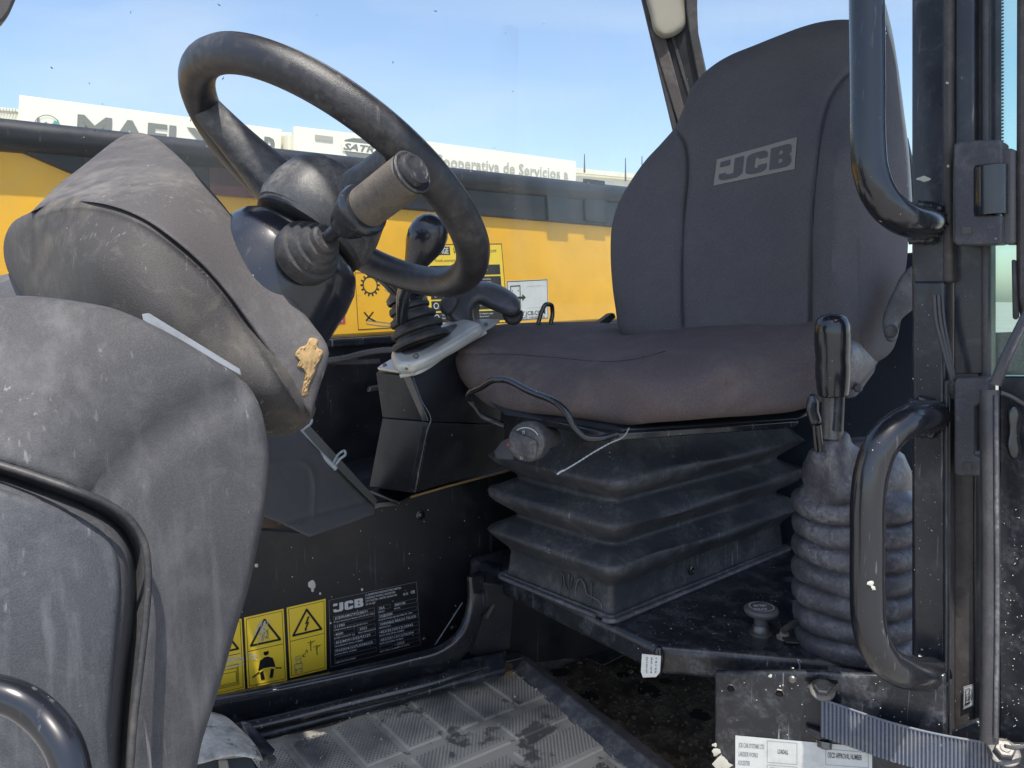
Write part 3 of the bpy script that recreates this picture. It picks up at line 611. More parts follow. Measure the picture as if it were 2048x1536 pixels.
# lower floor and bulkhead under the seat platform
def hq(z, pts, thick, name, m, parent, bevel=.003, **k):
    p = hpl(z); return slab(name, p, pts, thick, m, parent, bevel=bevel, **k)
fl = hq(ZF - .06, [(300, 1300), (1000, 1220), (1500, 1200), (2000, 1300), (2300, 1900), (200, 1900)], .02, 'floor', M_floor, None, bevel=0); fl['kind'] = 'structure'
MATS['hb'] = flat('hole_black', (.002, .002, .002), .9)
for (x, y, r_) in ((1120, 1345, 26), (1180, 1392, 22), (1300, 1382, 30), (1245, 1350, 18), (1400, 1430, 25), (1330, 1362, 16)):
    c = hpl(ZF - .06).at(x, y, .0006); rr = r_ * 1.3 / FOC; ph = RNG.uniform(0, 6)
    mesh('floor_hole', [c + [rr * (1 + .16 * math.sin(3 * t + ph) + .1 * math.sin(7 * t)) * math.cos(t), rr * (1 + .16 * math.sin(2 * t + ph)) * math.sin(t), 0] for t in np.linspace(0, 2 * math.pi, 30, endpoint=False)], [tuple(range(30))], MATS['hb'], fl, smooth=False)
BK = vpl((1010, 1250, 1.72), (1500, 1230, 2.1))
slab('bulkhead', BK, [(955, 1150), (1600, 1080), (1600, 1280), (1130, 1318), (955, 1340)], .02, M_dark, cab, bevel=0)
slab('bulkhead_flap', hpl(ZF - .045), [(1145, 1300), (1205, 1275), (1262, 1302), (1205, 1330)], .004, M_plat, cab, bevel=.001)
# folded floor flange curving up to the seat platform
fpath = [(300, 1446, 1.37, 30), (430, 1420, 1.42, 30), (560, 1394, 1.455, 29), (700, 1364, 1.50, 28), (820, 1335, 1.54, 27), (885, 1315, 1.56, 26), (925, 1283, 1.58, 24), (945, 1240, 1.595, 21), (952, 1200, 1.60, 19), (950, 1150, 1.60, 18)]
RB = lambda a_, b_, rot, e=.45: [(a_ * math.copysign(abs(math.cos(q)) ** e, math.cos(q)) * math.cos(rot) - b_ * math.copysign(abs(math.sin(q)) ** e, math.sin(q)) * math.sin(rot), a_ * math.copysign(abs(math.cos(q)) ** e, math.cos(q)) * math.sin(rot) + b_ * math.copysign(abs(math.sin(q)) ** e, math.sin(q)) * math.cos(rot)) for q in np.linspace(0, 2 * math.pi, 24, endpoint=False)]
tubepx('floor_flange', fpath, 30, M_gloss, cab, prof=RB(.42, 1.0, .25, .32))
tubepx('floor_gutter', [(330, 1490, 1.36), (520, 1455, 1.42), (700, 1412, 1.48), (860, 1372, 1.54), (960, 1340, 1.60), (1030, 1322, 1.66)], 26, M_gloss, cab, prof=RB(.40, 1.0, .7, .32))
slab('gutter_plate', pl3((430, 1440, 1.435), (1000, 1320, 1.60), (560, 1490, 1.40)), [(330, 1452), (920, 1318), (1012, 1300), (1012, 1340), (420, 1500), (330, 1500)], .02, M_plat, cab, bevel=.006)
slab('flange_gusset', vpl((955, 1200, 1.61), (1015, 1200, 1.64)), [(966, 1165), (1030, 1170), (1022, 1300), (955, 1318), (930, 1300), (958, 1262), (968, 1215)], .01, M_dark, cab, bevel=.003)
tubepx('gusset_rod', [(972, 1235, 1.60), (1000, 1185, 1.66)], 4, M_steel, cab, per=2, sec=8)
for (x, y, r_) in ((850, 1278, 6), (907, 1256, 7.5), (841, 1030, 7)):
    c = KP.at(x, y, .0); rr = r_ * 1.6 / FOC; lathe('rivet', c, c + KP.n, [(0, rr * 1.5), (.0015, rr * 1.5), (.002, rr), (.004, rr * .8), (.005, rr * .3)], M_gloss, cab, sec=16)
tubepx('panel_fold', [(870, 1290, 1.585), (925, 1205, 1.60)], 1.5, M_post, cab, per=2, sec=6)
vs = []; fs = []
for (x, y, r_) in ((624, 1169, 7.5), (513, 1131, 3.6), (640, 1187, 2.2), (724, 1179, 2.4), (661, 1246, 2.6), (625, 1180, 3)) + tuple((RNG.uniform(520, 1000), RNG.uniform(1000, 1300), RNG.uniform(.6, 1.3)) for _ in range(40)):
    b = len(vs); m = 9; vs.append(KP.at(x, y, .0022))
    for j in range(m): t = 2 * math.pi * j / m; q = r_ * RNG.uniform(.8, 1.15); vs.append(KP.at(x + q * math.cos(t), y + q * 1.2 * math.sin(t), .0004))
    fs += [(b, b + 1 + j, b + 1 + (j + 1) % m) for j in range(m)]
mesh('paint_drips', vs, fs, M_dot, cab, kind='stuff')
# pedal corner and black strap
hull('pedal_pad', [(738, 980, 1.66), (765, 970, 1.70), (822, 990, 1.66), (800, 1004, 1.60), (738, 986, 1.66), (822, 996, 1.66), (800, 1011, 1.60)], M_plat, cab, bevel=.002)
hull('floor_lip', [(735, 1008, 1.59), (800, 1010, 1.62), (822, 1000, 1.66), (745, 1016, 1.585)], M_cream, cab, bevel=.001)
slab('wall_bracket', DW, [(722, 768), (756, 762), (756, 772), (718, 778)], .02, M_steel, cab, bevel=.002, off=.08)
st = thing('hose_strap', 'flat grey strap with a small buckle, left of the silver lever plate', 'strap', DW.at(730, 715, .05))
tubepx('strap_band', [(650, 722, 1.80), (690, 716, 1.80), (730, 706, 1.80), (775, 700, 1.79), (800, 700, 1.78)], 6, M_seal, st, ell=(1, .3), up=(0, 0, 1)); slab('buckle', DW, [(672, 706), (690, 703), (693, 722), (674, 724)], .012, M_hub, st, bevel=.002, off=.10)
tubepx('strap_tail', [(655, 724, 1.81), (700, 725, 1.82), (760, 722, 1.82)], 5, M_rub, st, ell=(1, .3), up=(0, 0, 1))
# ================================================================== KICK PANEL STICKERS
def d_tri(p, sym):
    p.base = 'y'; p.rect('y', 0, 0, 0, 1, 1); p.frame('k', 1, .04, .024, .96, .976, .012); p.rect('k', 1, .04, .478, .96, .486)
    A, B, C = (.5, .09), (.13, .41), (.87, .41)
    p.line('k', 2, [A, B, C, A], .055)
    if sym == 'bolt':
        p.poly('k', 3, [(.52, .19), (.44, .29), (.49, .285), (.44, .35), (.42, .345), (.45, .39), (.50, .365), (.475, .36), (.56, .265), (.51, .27), (.57, .19)])
        for x, y in ((.58, .54), (.74, .62)): p.line('k', 2, [(x, y), (x, y + .14)], .02); p.line('k', 2, [(x - .09, y + .02), (x + .09, y + .015)], .014); p.line('k', 2, [(x - .05, y + .06), (x + .12, y + .01)], .010)
        p.line('k', 2, [(.36, .74), (.48, .66)], .014); p.line('k', 2, [(.36, .70), (.36, .74), (.42, .745)], .014); p.line('k', 2, [(.43, .655), (.48, .66), (.49, .70)], .014)
        p.frame('g', 2, .13, .82, .34, .90, .016); p.frame('g', 2, .17, .71, .31, .82, .014); p.disc('g', 2, .24, .76, .035, 12, .022); p.frame('g', 2, .13, .90, .19, .95, .014); p.frame('g', 2, .28, .90, .34, .95, .014)
    elif sym == 'belt':
        for _ in range(9): x, y = RNG.uniform(.35, .65), RNG.uniform(.08, .14); p.line('l', 4, [(x, y), (x - RNG.uniform(.05, .35), y + RNG.uniform(.08, .3))], RNG.uniform(.006, .02))
        for _ in range(7): y = RNG.uniform(.5, .62); p.line('l', 4, [(.02, y), (RNG.uniform(.12, .32), y + RNG.uniform(-.02, .06))], RNG.uniform(.006, .016))
        p.frame('g', 3, .42, .26, .58, .34, .014); p.line('g', 3, [(.38, .33), (.62, .22)], .014); p.line('g', 3, [(.36, .27), (.6, .37)], .014); p.line('g', 3, [(.44, .20), (.56, .26), (.52, .36)], .014); p.disc('g', 3, .43, .36, .03, 10, .018)
        p.disc('k', 2, .5, .565, .055, 18); p.poly('k', 2, [(.43, .57), (.57, .57), (.56, .535), (.44, .535)])
        p.poly('k', 2, [(.46, .61), (.54, .61), (.66, .645), (.72, .77), (.68, .80), (.5, .785), (.32, .80), (.28, .77), (.34, .645)])
        p.line('y', 3, [(.32, .80), (.42, .775), (.58, .775), (.70, .79)], .045); p.line('k', 2, [(.14, .86), (.32, .80)], .035); p.line('k', 2, [(.70, .79), (.86, .81)], .035)
        p.poly('k', 2, [(.32, .81), (.40, .79), (.44, .92), (.34, .92)]); p.poly('k', 2, [(.60, .79), (.68, .80), (.64, .92), (.55, .92)])
    else:
        for _ in range(8): y = RNG.uniform(.5, .7); p.line('l', 4, [(RNG.uniform(.3, .6), y), (1, y + RNG.uniform(-.05, .08))], RNG.uniform(.008, .02))
        for i in range(3): p.frame('k', 2, .2 + i * .08, .62 + i * .05, .85 - i * .03, .92 - i * .02, .012)
stg = 'yellow warning stickers on the kick panel'
for quad, sym, lb in (([(573, 1215), (651, 1197), (653, 1338), (580, 1356)], 'bolt', 'yellow warning sticker with a lightning bolt triangle and power lines'),
                      ([(488, 1235), (567, 1217), (574, 1360), (495, 1376)], 'belt', 'yellow warning sticker with a seat belt figure and scratched triangle'),
                      ([(405, 1253), (483, 1237), (490, 1377), (412, 1394)], 'tip', 'yellow warning sticker half hidden behind the grey console')):
    o = sticker(quad, lb, MP, lambda p: d_tri(p, sym), KP, cab, 'warning_sticker', {'k': 'print', 'g': 'drawing', 'y': 'print', 'l': 'scratches'}, lift=.0008)
def d_plate(p):
    p.base = 'p'; p.rect('p', 0, 0, 0, 1, 1); p.frame('g', 1, .0, .0, 1, 1, .004)
    jcb(p, 'w', 2, .045, .07, .375, .20)
    for i, t in enumerate(('JC BAMFORD EXCAVATORS LIMITED', 'LAKESIDE WORKS, ROCESTER', 'UTTOXETER, UNITED KINGDOM.', 'ST14 5JP')): p.text('w', 2, .40, .055 + i * .047, .028, t, .012, w=(.41, .34, .36, .11)[i])
    p.text('w', 2, .83, .17, .035, 'UK CA', .02, w=.06); p.text('w', 2, .92, .165, .04, 'CE', .02, w=.05)
    L = [('JCB5RAMGTP3238371', 'Product Identification Number (PIN, BS ISO 10261)'), ('11380', 'OPERATING MASS (kg) BS ISO 6016'), ('4000', 'RATED CAPACITY (kg)'), ('453/M2913/02/93129', 'TRANSMISSION SERIAL NUMBER'), ('FN320/41537U0386223', 'ENGINE SERIAL NUMBER'), ('', 'HOMOLOGATION NUMBER')]
    Rr = [('SRA', 'SERIES'), ('55@2200', 'ENGINE POWER (kW @ RPM) ISO 14396'), ('VARIABLE REACH TRUCK', 'DESIGNATION'), ('453/35150/12/18942', 'FRONT AXLE SERIAL NUMBER'), ('453/35113/12/26204', 'REAR AXLE SERIAL NUMBER'), ('', 'MAST SERIAL NUMBER')]
    for j, col in enumerate((L, Rr)):
        u = .045 + j * .49
        for i, (a_, b_) in enumerate(col):
            v = .255 + i * .122
            full = .45 if not ((j == 0 and i == 2) or (j == 1 and i in (0, 5))) else (.22 if j == 0 else .14)
            p.frame('g', 1, u, v, u + full, v + .062, .003)
            if a_: p.text('w', 2, u + .012, v + .050, .036, a_, .012, w=min(full - .02, .021 * len(a_)))
            p.text('w', 2, u, v + .098, .022, b_, .008, w=min(.45, .0118 * len(b_)))
    p.frame('g', 1, .30, .255 + .244, .495, .255 + .306, .003); p.text('w', 2, .32, .255 + .294, .036, '2023', .012, w=.08); p.text('w', 2, .30, .255 + .342, .022, 'YEAR OF MANUFACTURE', .008, w=.20)
    p.frame('g', 1, .72, .255, .985, .317, .003); p.text('w', 2, .73, .305, .036, '840V180', .012, w=.12); p.text('w', 2, .72, .353, .022, 'MODEL', .008, w=.07)
    p.frame('g', 1, .72, .865, .985, .927, .003); p.text('w', 2, .73, .913, .036, '2023', .012, w=.08); p.text('w', 2, .72, .96, .022, 'YEAR OF MODEL', .008, w=.15)
sticker([(657, 1200), (833, 1163), (841, 1289), (661, 1334)], 'black data plate with white lettering on the kick panel', MP, d_plate, KP, cab, 'data_plate', {'w': 'lettering', 'g': 'print'}, lift=.0008)
# ================================================================== RUBBER MAT
FLZ = hpl(ZF)
mt = thing('rubber_floor_mat', 'worn grey rubber floor mat with dimpled pads beside the pedals', 'floor mat', FLZ.at(900, 1450))
hq(ZF, [(440, 1500), (660, 1452), (1005, 1325), (1046, 1322), (1330, 1560), (1500, 1900), (500, 1900), (360, 1600)], .012, 'mat_base', M_mat, mt, bevel=.001)
lipp = FLZ
e0, e1 = FLZ.at(1004, 1322), FLZ.at(1500, 1760); e0b, e1b = FLZ.at(1062, 1322), FLZ.at(1560, 1700)
hull('mat_lip', [*(q + [0, 0, z] for q, z in ((e0, -.01), (e1, -.01), (e0, .004), (e1, .004), ((e0 * .55 + e0b * .45), .022), ((e1 * .55 + e1b * .45), .022), (e0b, .006), (e1b, .006), (e0b, -.03), (e1b, -.03)))], M_lip, mt, bevel=.004, raw=True, segs=3)
# pads laid in the mat's own grid: O far right corner, a to the left, b towards the viewer
def hom(src, dst):
    A = []; 
    for (x, y), (u, v) in zip(src, dst): A += [[x, y, 1, 0, 0, 0, -u * x, -u * y], [0, 0, 0, x, y, 1, -v * x, -v * y]]
    h = np.linalg.solve(np.array(A, float), np.array([c for p in dst for c in p], float)); H = np.append(h, 1).reshape(3, 3)
    def f(a, b): q = H @ [a, b, 1]; return q[0] / q[2], q[1] / q[2]
    return f
# grid cells (column edge to the left, row edge to the viewer) measured on the photograph, then taken down onto the mat
gf = hom([(0, 0), (1, 0), (0, 1), (1, 1)], [(1012, 1335), (954, 1367), (1118, 1420), (1048, 1444)])
O3 = FLZ.at(1008, 1336); X1 = FLZ.at(700, 1445); Y1 = FLZ.at(1150, 1428)
dx = nrm(X1 - O3); dy = nrm(Y1 - O3)
def gp(a, b): return O3 + dx * a + dy * b
rows = [(0.0, .155), (.170, .245), (.262, .36), (.378, .53), (.545, .8)]
colw = .078
def pad(a0, a1, b0, b1, gap=.004):
    q = [gp(a0 + gap, b0 + gap), gp(a1 - gap, b0 + gap), gp(a1 - gap, b1 - gap), gp(a0 + gap, b1 - gap)]
    q2 = [gp(a0 + gap * 1.6, b0 + gap * 1.6), gp(a1 - gap * 1.6, b0 + gap * 1.6), gp(a1 - gap * 1.6, b1 - gap * 1.6), gp(a0 + gap * 1.6, b1 - gap * 1.6)]
    vs = [v + [0, 0, .0006] for v in q] + [v + [0, 0, .0042] for v in q2]
    o = mesh('pad', vs, [(0, 1, 2, 3), (4, 5, 6, 7), (0, 1, 5, 4), (1, 2, 6, 5), (2, 3, 7, 6), (3, 0, 4, 7)], M_mat, mt, bevel=.0)
    return q2
TV, TF = [], []
def treads(a0, a1, b0, b1):
    n1 = int((a1 - a0 - .014) / .0078); n2 = int((b1 - b0 - .014) / .0105)
    for i in range(n1 * 2):
        for j in range(n2):
            a = a0 + .008 + i * .0039; b = b0 + .010 + (j + (i % 2) * .5) * .0105
            if b > b1 - .009: continue
            s = len(TV); la, lb = .0013, .0036
            for x, y, z in ((-la, 0, 0), (0, -lb, 0), (la, 0, 0), (0, lb, 0), (0, 0, .0014)): TV.append(gp(a + x, b + y) + [0, 0, .0042 + z])
            TF.extend([(s, s + 1, s + 4), (s + 1, s + 2, s + 4), (s + 2, s + 3, s + 4), (s + 3, s, s + 4)])
for ri, (b0, b1) in enumerate(rows):
    k = 0
    wide = colw if ri in (0, 3) else colw * 2.3
    a = 0.0 if ri in (0, 2) else (-.03 if ri == 1 else -.02)
    while a < .62:
        pad(a, a + wide, b0, b1); treads(a, a + wide, b0, b1); a += wide + (.004 if ri in (0, 3) else .006); k += 1
mesh('tread_marks', TV, TF, mat('tread_rubber', (.034, .035, .04), .6, dust=((.22, .21, .19), 3.3, .7, .48)), mt, smooth=False, kind='stuff')
vs, fs = [], []
def stones(pfun, n, rmin, rmax, name, m, par, lab=None):
    vs, fs = [], []
    ico = bmesh.new(); bmesh.ops.create_icosphere(ico, subdivisions=1, radius=1); iv = [np.array(v.co) for v in ico.verts]; if_ = [tuple(v.index for v in f.verts) for f in ico.faces]; ico.free()
    for _ in range(n):
        c = pfun(); r_ = RNG.uniform(rmin, rmax) * (1 if RNG.random() > .12 else 2.0); b = len(vs); s = RNG.uniform(.6, 1.2, 3)
        vs += [c + v * r_ * s * RNG.uniform(.85, 1.1) for v in iv]; fs += [tuple(b + i for i in f) for f in if_]
    return mesh(name, vs, fs, m, par, smooth=False, kind='stuff')
grit = mat('pale_grit', (.42, .38, .30), .9)
ln1 = lambda a, b, s, z: (lambda t: FLZ.at(a[0] + (b[0] - a[0]) * t, a[1] + (b[1] - a[1]) * t) + [RNG.normal(0, s), RNG.normal(0, s), z])(RNG.random())
def gritp():
    k = RNG.random()
    if k < .35: return ln1((940, 1372), (1012, 1322), .006, .004)
    if k < .5: return ln1((1012, 1335), (1150, 1440), .004, .004)
    if k < .6: return ln1((660, 1455), (930, 1372), .006, .004)
    return gp(RNG.uniform(0, .5), RNG.uniform(0, .5)) + [0, 0, .005]
stones(gritp, 260, .0008, .0022, 'loose_grit', grit, mt)
deb = mat('brown_debris', (.09, .07, .05), .9, dust=((.2, .17, .13), 40, .6, .5))
def fp_():
    x, y = RNG.uniform(1080, 1430), RNG.uniform(1310, 1536); return hpl(ZF - .06).at(x, y, .001)
stones(fp_, 420, .001, .0035, 'floor_debris', deb, fl)
mesh('mud_corner', [FLZ.at(x, y, z) for x, y, z in ((1010, 1316, .018), (968, 1352, .003), (1000, 1348, .004), (1030, 1372, .003), (1022, 1340, .008))], [(0, 1, 2), (0, 2, 4), (4, 2, 3)], M_tanp, mt)
# white mudguard corner at the lower left
wm = thing('mudguard', 'dirty cream mudguard edge showing under the grey console', 'mudguard', P(440, 1560, 1.15))
relief('guard_skin', [(330, 1400), (420, 1423), (450, 1432), (478, 1455), (503, 1480), (520, 1505), (527, 1522, 'c'), (470, 1512), (400, 1528), (330, 1540)], [(340, 1420, 1.14), (450, 1440, 1.16), (520, 1510, 1.10), (440, 1515, 1.05), (340, 1530, 1.04)], M_white, wm, Rp=16, edge=.012, thick=.02, step=8)
hull('guard_bracket', [(478, 1440, 1.2), (500, 1445, 1.2), (552, 1500, 1.17), (545, 1512, 1.15), (500, 1478, 1.16), (520, 1520, 1.14)], M_plat, wm, bevel=.002)
hull('guard_stay', [(436, 1520, 1.10), (455, 1518, 1.10), (470, 1600, 1.08), (445, 1600, 1.08), (440, 1520, 1.12), (460, 1600, 1.12)], M_cream, wm, bevel=.002)
tubepx('guard_pipe', [(528, 1526, 1.12), (544, 1520, 1.14)], 10, M_seal, wm, per=2)
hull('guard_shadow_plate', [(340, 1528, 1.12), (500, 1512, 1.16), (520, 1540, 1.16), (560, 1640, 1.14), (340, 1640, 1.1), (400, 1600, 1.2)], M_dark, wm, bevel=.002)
# ================================================================== FOOTWELL TRIM (small console)
tc_ = thing('footwell_trim', 'dark grey plastic trim wedge between instrument pod and kick panel', 'trim panel', P(620, 1074, 1.42))
relief('trim_body', [(560, 830), (592, 852), (618, 880, 'c'), (680, 940), (740, 1000), (750, 1008, 'c'), (748, 1028, 'c'), (690, 1050), (618, 1074, 'c'), (560, 1046), (518, 1026), (500, 960), (520, 860)],
       [(560, 850, 1.38), (618, 880, 1.42), (745, 1010, 1.52), (748, 1028, 1.50), (618, 1074, 1.35), (520, 1026, 1.28), (520, 900, 1.30), (630, 1000, 1.40)], M_trim, tc_, Rp=5, edge=.006, thick=.05, step=8,
       creases=[([(530, 930), (560, 925), (605, 924), (620, 935), (628, 960), (628, 1030)], -.004, 4), ([(560, 1050), (625, 1030), (740, 1000)], .004, 5)])
mesh('trim_top_edge', [P(*q) for q in ((600, 846, 1.44), (618, 850, 1.50), (755, 1000, 1.62), (748, 1010, 1.515), (618, 880, 1.425))], [(0, 1, 2, 3, 4)], M_cream, tc_)
tubepx('spring_rail', [(598, 858, 1.42), (630, 896, 1.44), (672, 938, 1.46)], 5, M_wire, tc_)
tubepx('spring_loop', [(596, 868, 1.42), (610, 856, 1.43), (622, 846, 1.44), (624, 840, 1.45), (616, 843, 1.45), (604, 852, 1.44), (594, 862, 1.42)], 2.6, M_wire, tc_, sec=8)
tubepx('spring_loop', [(668, 934, 1.46), (680, 918, 1.47), (691, 907, 1.48), (689, 902, 1.49), (680, 906, 1.49), (670, 920, 1.47), (664, 932, 1.46)], 2.6, M_wire, tc_, sec=8)
# ================================================================== INSTRUMENT POD
pod = thing('instrument_pod', 'large grained grey instrument pod with a long curved seam, tan mud at its lower corner', 'dashboard', P(500, 900, .95))
seam = [(62, 424), (90, 412), (130, 404), (180, 404), (230, 414), (290, 440), (350, 482), (400, 526), (450, 582), (500, 650), (545, 716), (590, 790), (622, 834)]
cover = [(62, 424, 'c'), (90, 396), (120, 366), (160, 336), (200, 304), (235, 278), (262, 266), (285, 266), (308, 274), (335, 294), (372, 328), (410, 368), (450, 414), (480, 456), (520, 512), (580, 590), (630, 655), (652, 686), (658, 706), (656, 722), (640, 772), (622, 834, 'c')]
relief('pod_cover', cover + [s for s in seam[::-1][1:-1]], [(62, 424, .90), (180, 404, .84), (290, 440, .80), (400, 526, .80), (500, 650, .82), (622, 834, .84), (270, 270, 1.08), (160, 336, 1.0), (410, 368, .93), (520, 512, .875), (655, 700, .85), (640, 772, .85), (350, 400, .86), (250, 350, .92)], M_pod, pod, Rp=11, edge=.006, thick=.06, step=10, ang=60)
relief('pod_body', [(q[0] + min(1, i / 3) * 11 - 1, q[1] - min(1, i / 3) * 17) for i, q in enumerate(seam)] + [(612, 852), (585, 868), (552, 873), (500, 860), (420, 830), (300, 760), (150, 680), (60, 610), (24, 560), (9, 520), (8, 482), (24, 446)],
       [(62, 424, .91), (180, 404, .85), (290, 440, .81), (400, 526, .81), (500, 650, .83), (622, 834, .85), (10, 500, .97), (60, 600, .92), (200, 520, .80), (350, 620, .785), (480, 740, .81), (560, 860, .86), (300, 740, .80), (540, 800, .82)], M_pod2, pod, Rp=32, edge=.022, thick=.06, step=10, ang=60,
       creases=[([(72, 432), (130, 415), (180, 415), (230, 425), (290, 452), (350, 494), (400, 538), (450, 595), (500, 663), (545, 730), (585, 795), (612, 838)], -.0035, 5)])
mudD = TPS([(590, 690, .9), (640, 700, .945), (620, 790, .905), (500, 650, .8395)])
# dried mud splash on the pod cover: raised crust following the cover
cvD = TPS([(62, 424, .90), (180, 404, .84), (290, 440, .80), (400, 526, .80), (500, 650, .82), (622, 834, .84), (270, 270, 1.08), (160, 336, 1.0), (410, 368, .93), (520, 512, .875), (655, 700, .85), (640, 772, .85), (350, 400, .86), (250, 350, .92)])
relief('dried_mud', [(590, 712), (598, 696), (612, 690), (620, 676), (636, 680), (634, 694), (646, 702), (642, 716), (634, 728), (630, 744), (622, 760), (616, 778), (614, 790), (605, 792), (606, 770), (610, 750), (606, 736), (594, 734), (598, 722)], lambda q: cvD(q) - .0025, M_tanp, pod, Rp=5, edge=.002, thick=.002, step=4,
       fn=lambda q, d: .0012 * np.sin(q[:, 0] * .9) * np.cos(q[:, 1] * .7))
hull('pod_rear_cowl', [(-20, 560, 1.0), (30, 540, 1.0), (60, 600, .98), (40, 640, .98), (-30, 640, 1.0), (-30, 560, 1.1), (60, 620, 1.1)], M_trim, pod, bevel=.01)
# ================================================================== SIDE CONSOLE (lower left)
sc = thing('side_console', 'broad scuffed grey plastic console at the lower left of the doorway', 'console', P(300, 1500, .7))
CC = [(-60, 592, .68), (0, 1000, .60), (-60, 1536, .585), (250, 640, .70), (470, 752, .735), (530, 900, .75), (520, 1080, .74), (450, 1280, .73), (400, 1536, .70), (250, 1250, .64), (300, 900, .69), (100, 800, .63), (200, 1500, .62)]
CT = TPS(CC, lam=.06)
relief('console_body', [(-80, 590), (0, 591), (60, 592), (150, 602), (230, 618), (285, 640), (330, 662), (400, 702), (466, 744, 'c'), (500, 776), (518, 808), (530, 850), (538, 905), (537, 960), (530, 1020), (516, 1090), (496, 1180), (472, 1260), (440, 1370), (405, 1480), (378, 1570), (240, 1580), (-80, 1580)],
       CT, M_cons, sc, Rp=17, edge=.011, thick=.10, step=11, ang=65,
       creases=[([(492, 778), (440, 800), (380, 830), (320, 872), (260, 925), (225, 960)], .006, 34),
                ([(-80, 925), (0, 948), (60, 968), (120, 990), (190, 1020), (235, 1050), (264, 1095), (272, 1150), (268, 1240), (256, 1340), (246, 1440), (238, 1580)], .030, 13)])
tubepx('groove_seal', [(-80, 912, .60), (0, 930, .605), (70, 952, .61), (150, 980, .615), (220, 1010, .63), (262, 1042, .64), (288, 1085, .645), (296, 1140, .645), (292, 1230, .64), (280, 1340, .63), (268, 1440, .62), (258, 1580, .61)], 9, M_rub, sc, sec=16, ell=(1, .8))
relief('access_panel', [(-80, 945), (-20, 968), (60, 994), (125, 1016), (180, 1042), (216, 1072), (238, 1114), (244, 1172), (238, 1260), (230, 1350), (222, 1440), (214, 1580), (-80, 1580)], (lambda q: CT(q) - .006), M_panel, sc, Rp=14, edge=.012, thick=.01, step=11, ang=65)
ts = lambda x, y, o: (x, y, float(CT([(x, y)])[0]) + o)
hull('trim_strip', [ts(284, 628, .012), ts(298, 626, .014), ts(480, 738, .014), ts(484, 752, .010), ts(286, 640, .010), ts(298, 628, .04), ts(481, 742, .05)], M_strip, sc, bevel=.001)
tubepx('console_grab_tube', [(-90, 1372, .50), (-20, 1384, .50), (40, 1402, .50), (90, 1440, .50), (126, 1490, .495), (146, 1560, .49), (150, 1640, .485)], 36, M_tube, sc, sec=24)
# ================================================================== STEERING WHEEL + COLUMN
def cam2w(v): return v[0] * RT - v[1] * UP + v[2] * FWD
WC = P(674.4, 367, .982); WN = nrm(cam2w(np.array([.487, -.825, .286]))); WP = Plane(WC, WN)
wa = nrm(np.cross(WN, [0, 0, 1])); wb = np.cross(WN, wa)
wheel = thing('steering_wheel', 'worn black steering wheel in front of the sky', 'steering wheel', WC - WN * .02)
th = np.linspace(0, 2 * math.pi, 120, endpoint=False)
ring = [WC + .2 * (math.cos(t) * wa + math.sin(t) * wb) for t in th]
rr_ = np.array([.0212 + .0006 * math.sin(t * 60) * (1 if 2.2 < t < 3.4 else 0) for t in th])
tube('rim', ring, rr_, M_wheel, wheel, sec=24, closed=True)
# mould line round the rim
tube('mould_line', [WC + WN * .0135 + .2165 * (math.cos(t) * wa + math.sin(t) * wb) for t in th], .0006, M_hub, wheel, sec=6, closed=True)
def onw(x, y, h=0): return WP.at(x, y, 0) + WN * h
def spoke(a, b, h0, h1, r0_, r1_, fl=.42):
    A, B = onw(*a), onw(*b); pts = [A + (B - A) * t + WN * (h0 + (h1 - h0) * (t ** 1.2)) for t in np.linspace(0, 1, 10)]
    rad = [r0_ + (r1_ - r0_) * t + .004 * (2 * t - 1) ** 2 for t in np.linspace(0, 1, 10)]
    tube('spoke', pts, rad, M_hub, wheel, sec=20, up=WN, prof=[(fl * math.copysign(abs(math.sin(q)) ** .85, math.sin(q)), math.copysign(abs(math.cos(q)) ** .85, math.cos(q))) for q in np.linspace(0, 2 * math.pi, 20, endpoint=False)])
spoke((650, 390), (404, 206), -.036, -.001, .042, .015, .95)
spoke((690, 400), (818, 322), -.034, -.001, .042, .026, .8)
WH = WC + RT * .012
lathe('hub', WH - WN * .084, WH, [(0, .070), (.002, .074), (.014, .078), (.040, .076), (.064, .070), (.078, .060), (.086, .042), (.088, .01)], M_hub, wheel, sec=40, squash=(wa, .92))
lathe('hub_collar', WH - WN * .092, WH - WN * .078, [(0, .066), (.003, .071), (.009, .072), (.012, .067), (.016, .05)], M_rub, wheel, sec=40)
colm = thing('steering_column', 'smooth glossy black steering column shroud under the wheel hub', 'steering column', WC - WN * .36)
lathe('shroud', WH - WN * .094, WH - WN * .40 + FWD * .03, [(0, .045), (.002, .070), (.010, .079), (.026, .087), (.050, .0905), (.09, .0905), (.13, .087), (.18, .083), (.25, .076), (.31, .07)], M_shroud, colm, sec=56, squash=(nrm(np.cross(WN, FWD)), 1.0))
tubepx('shroud_seam', [(688, 452, .925), (660, 438, .915), (655, 446, .90)], 1.5, M_rub, colm, sec=6)
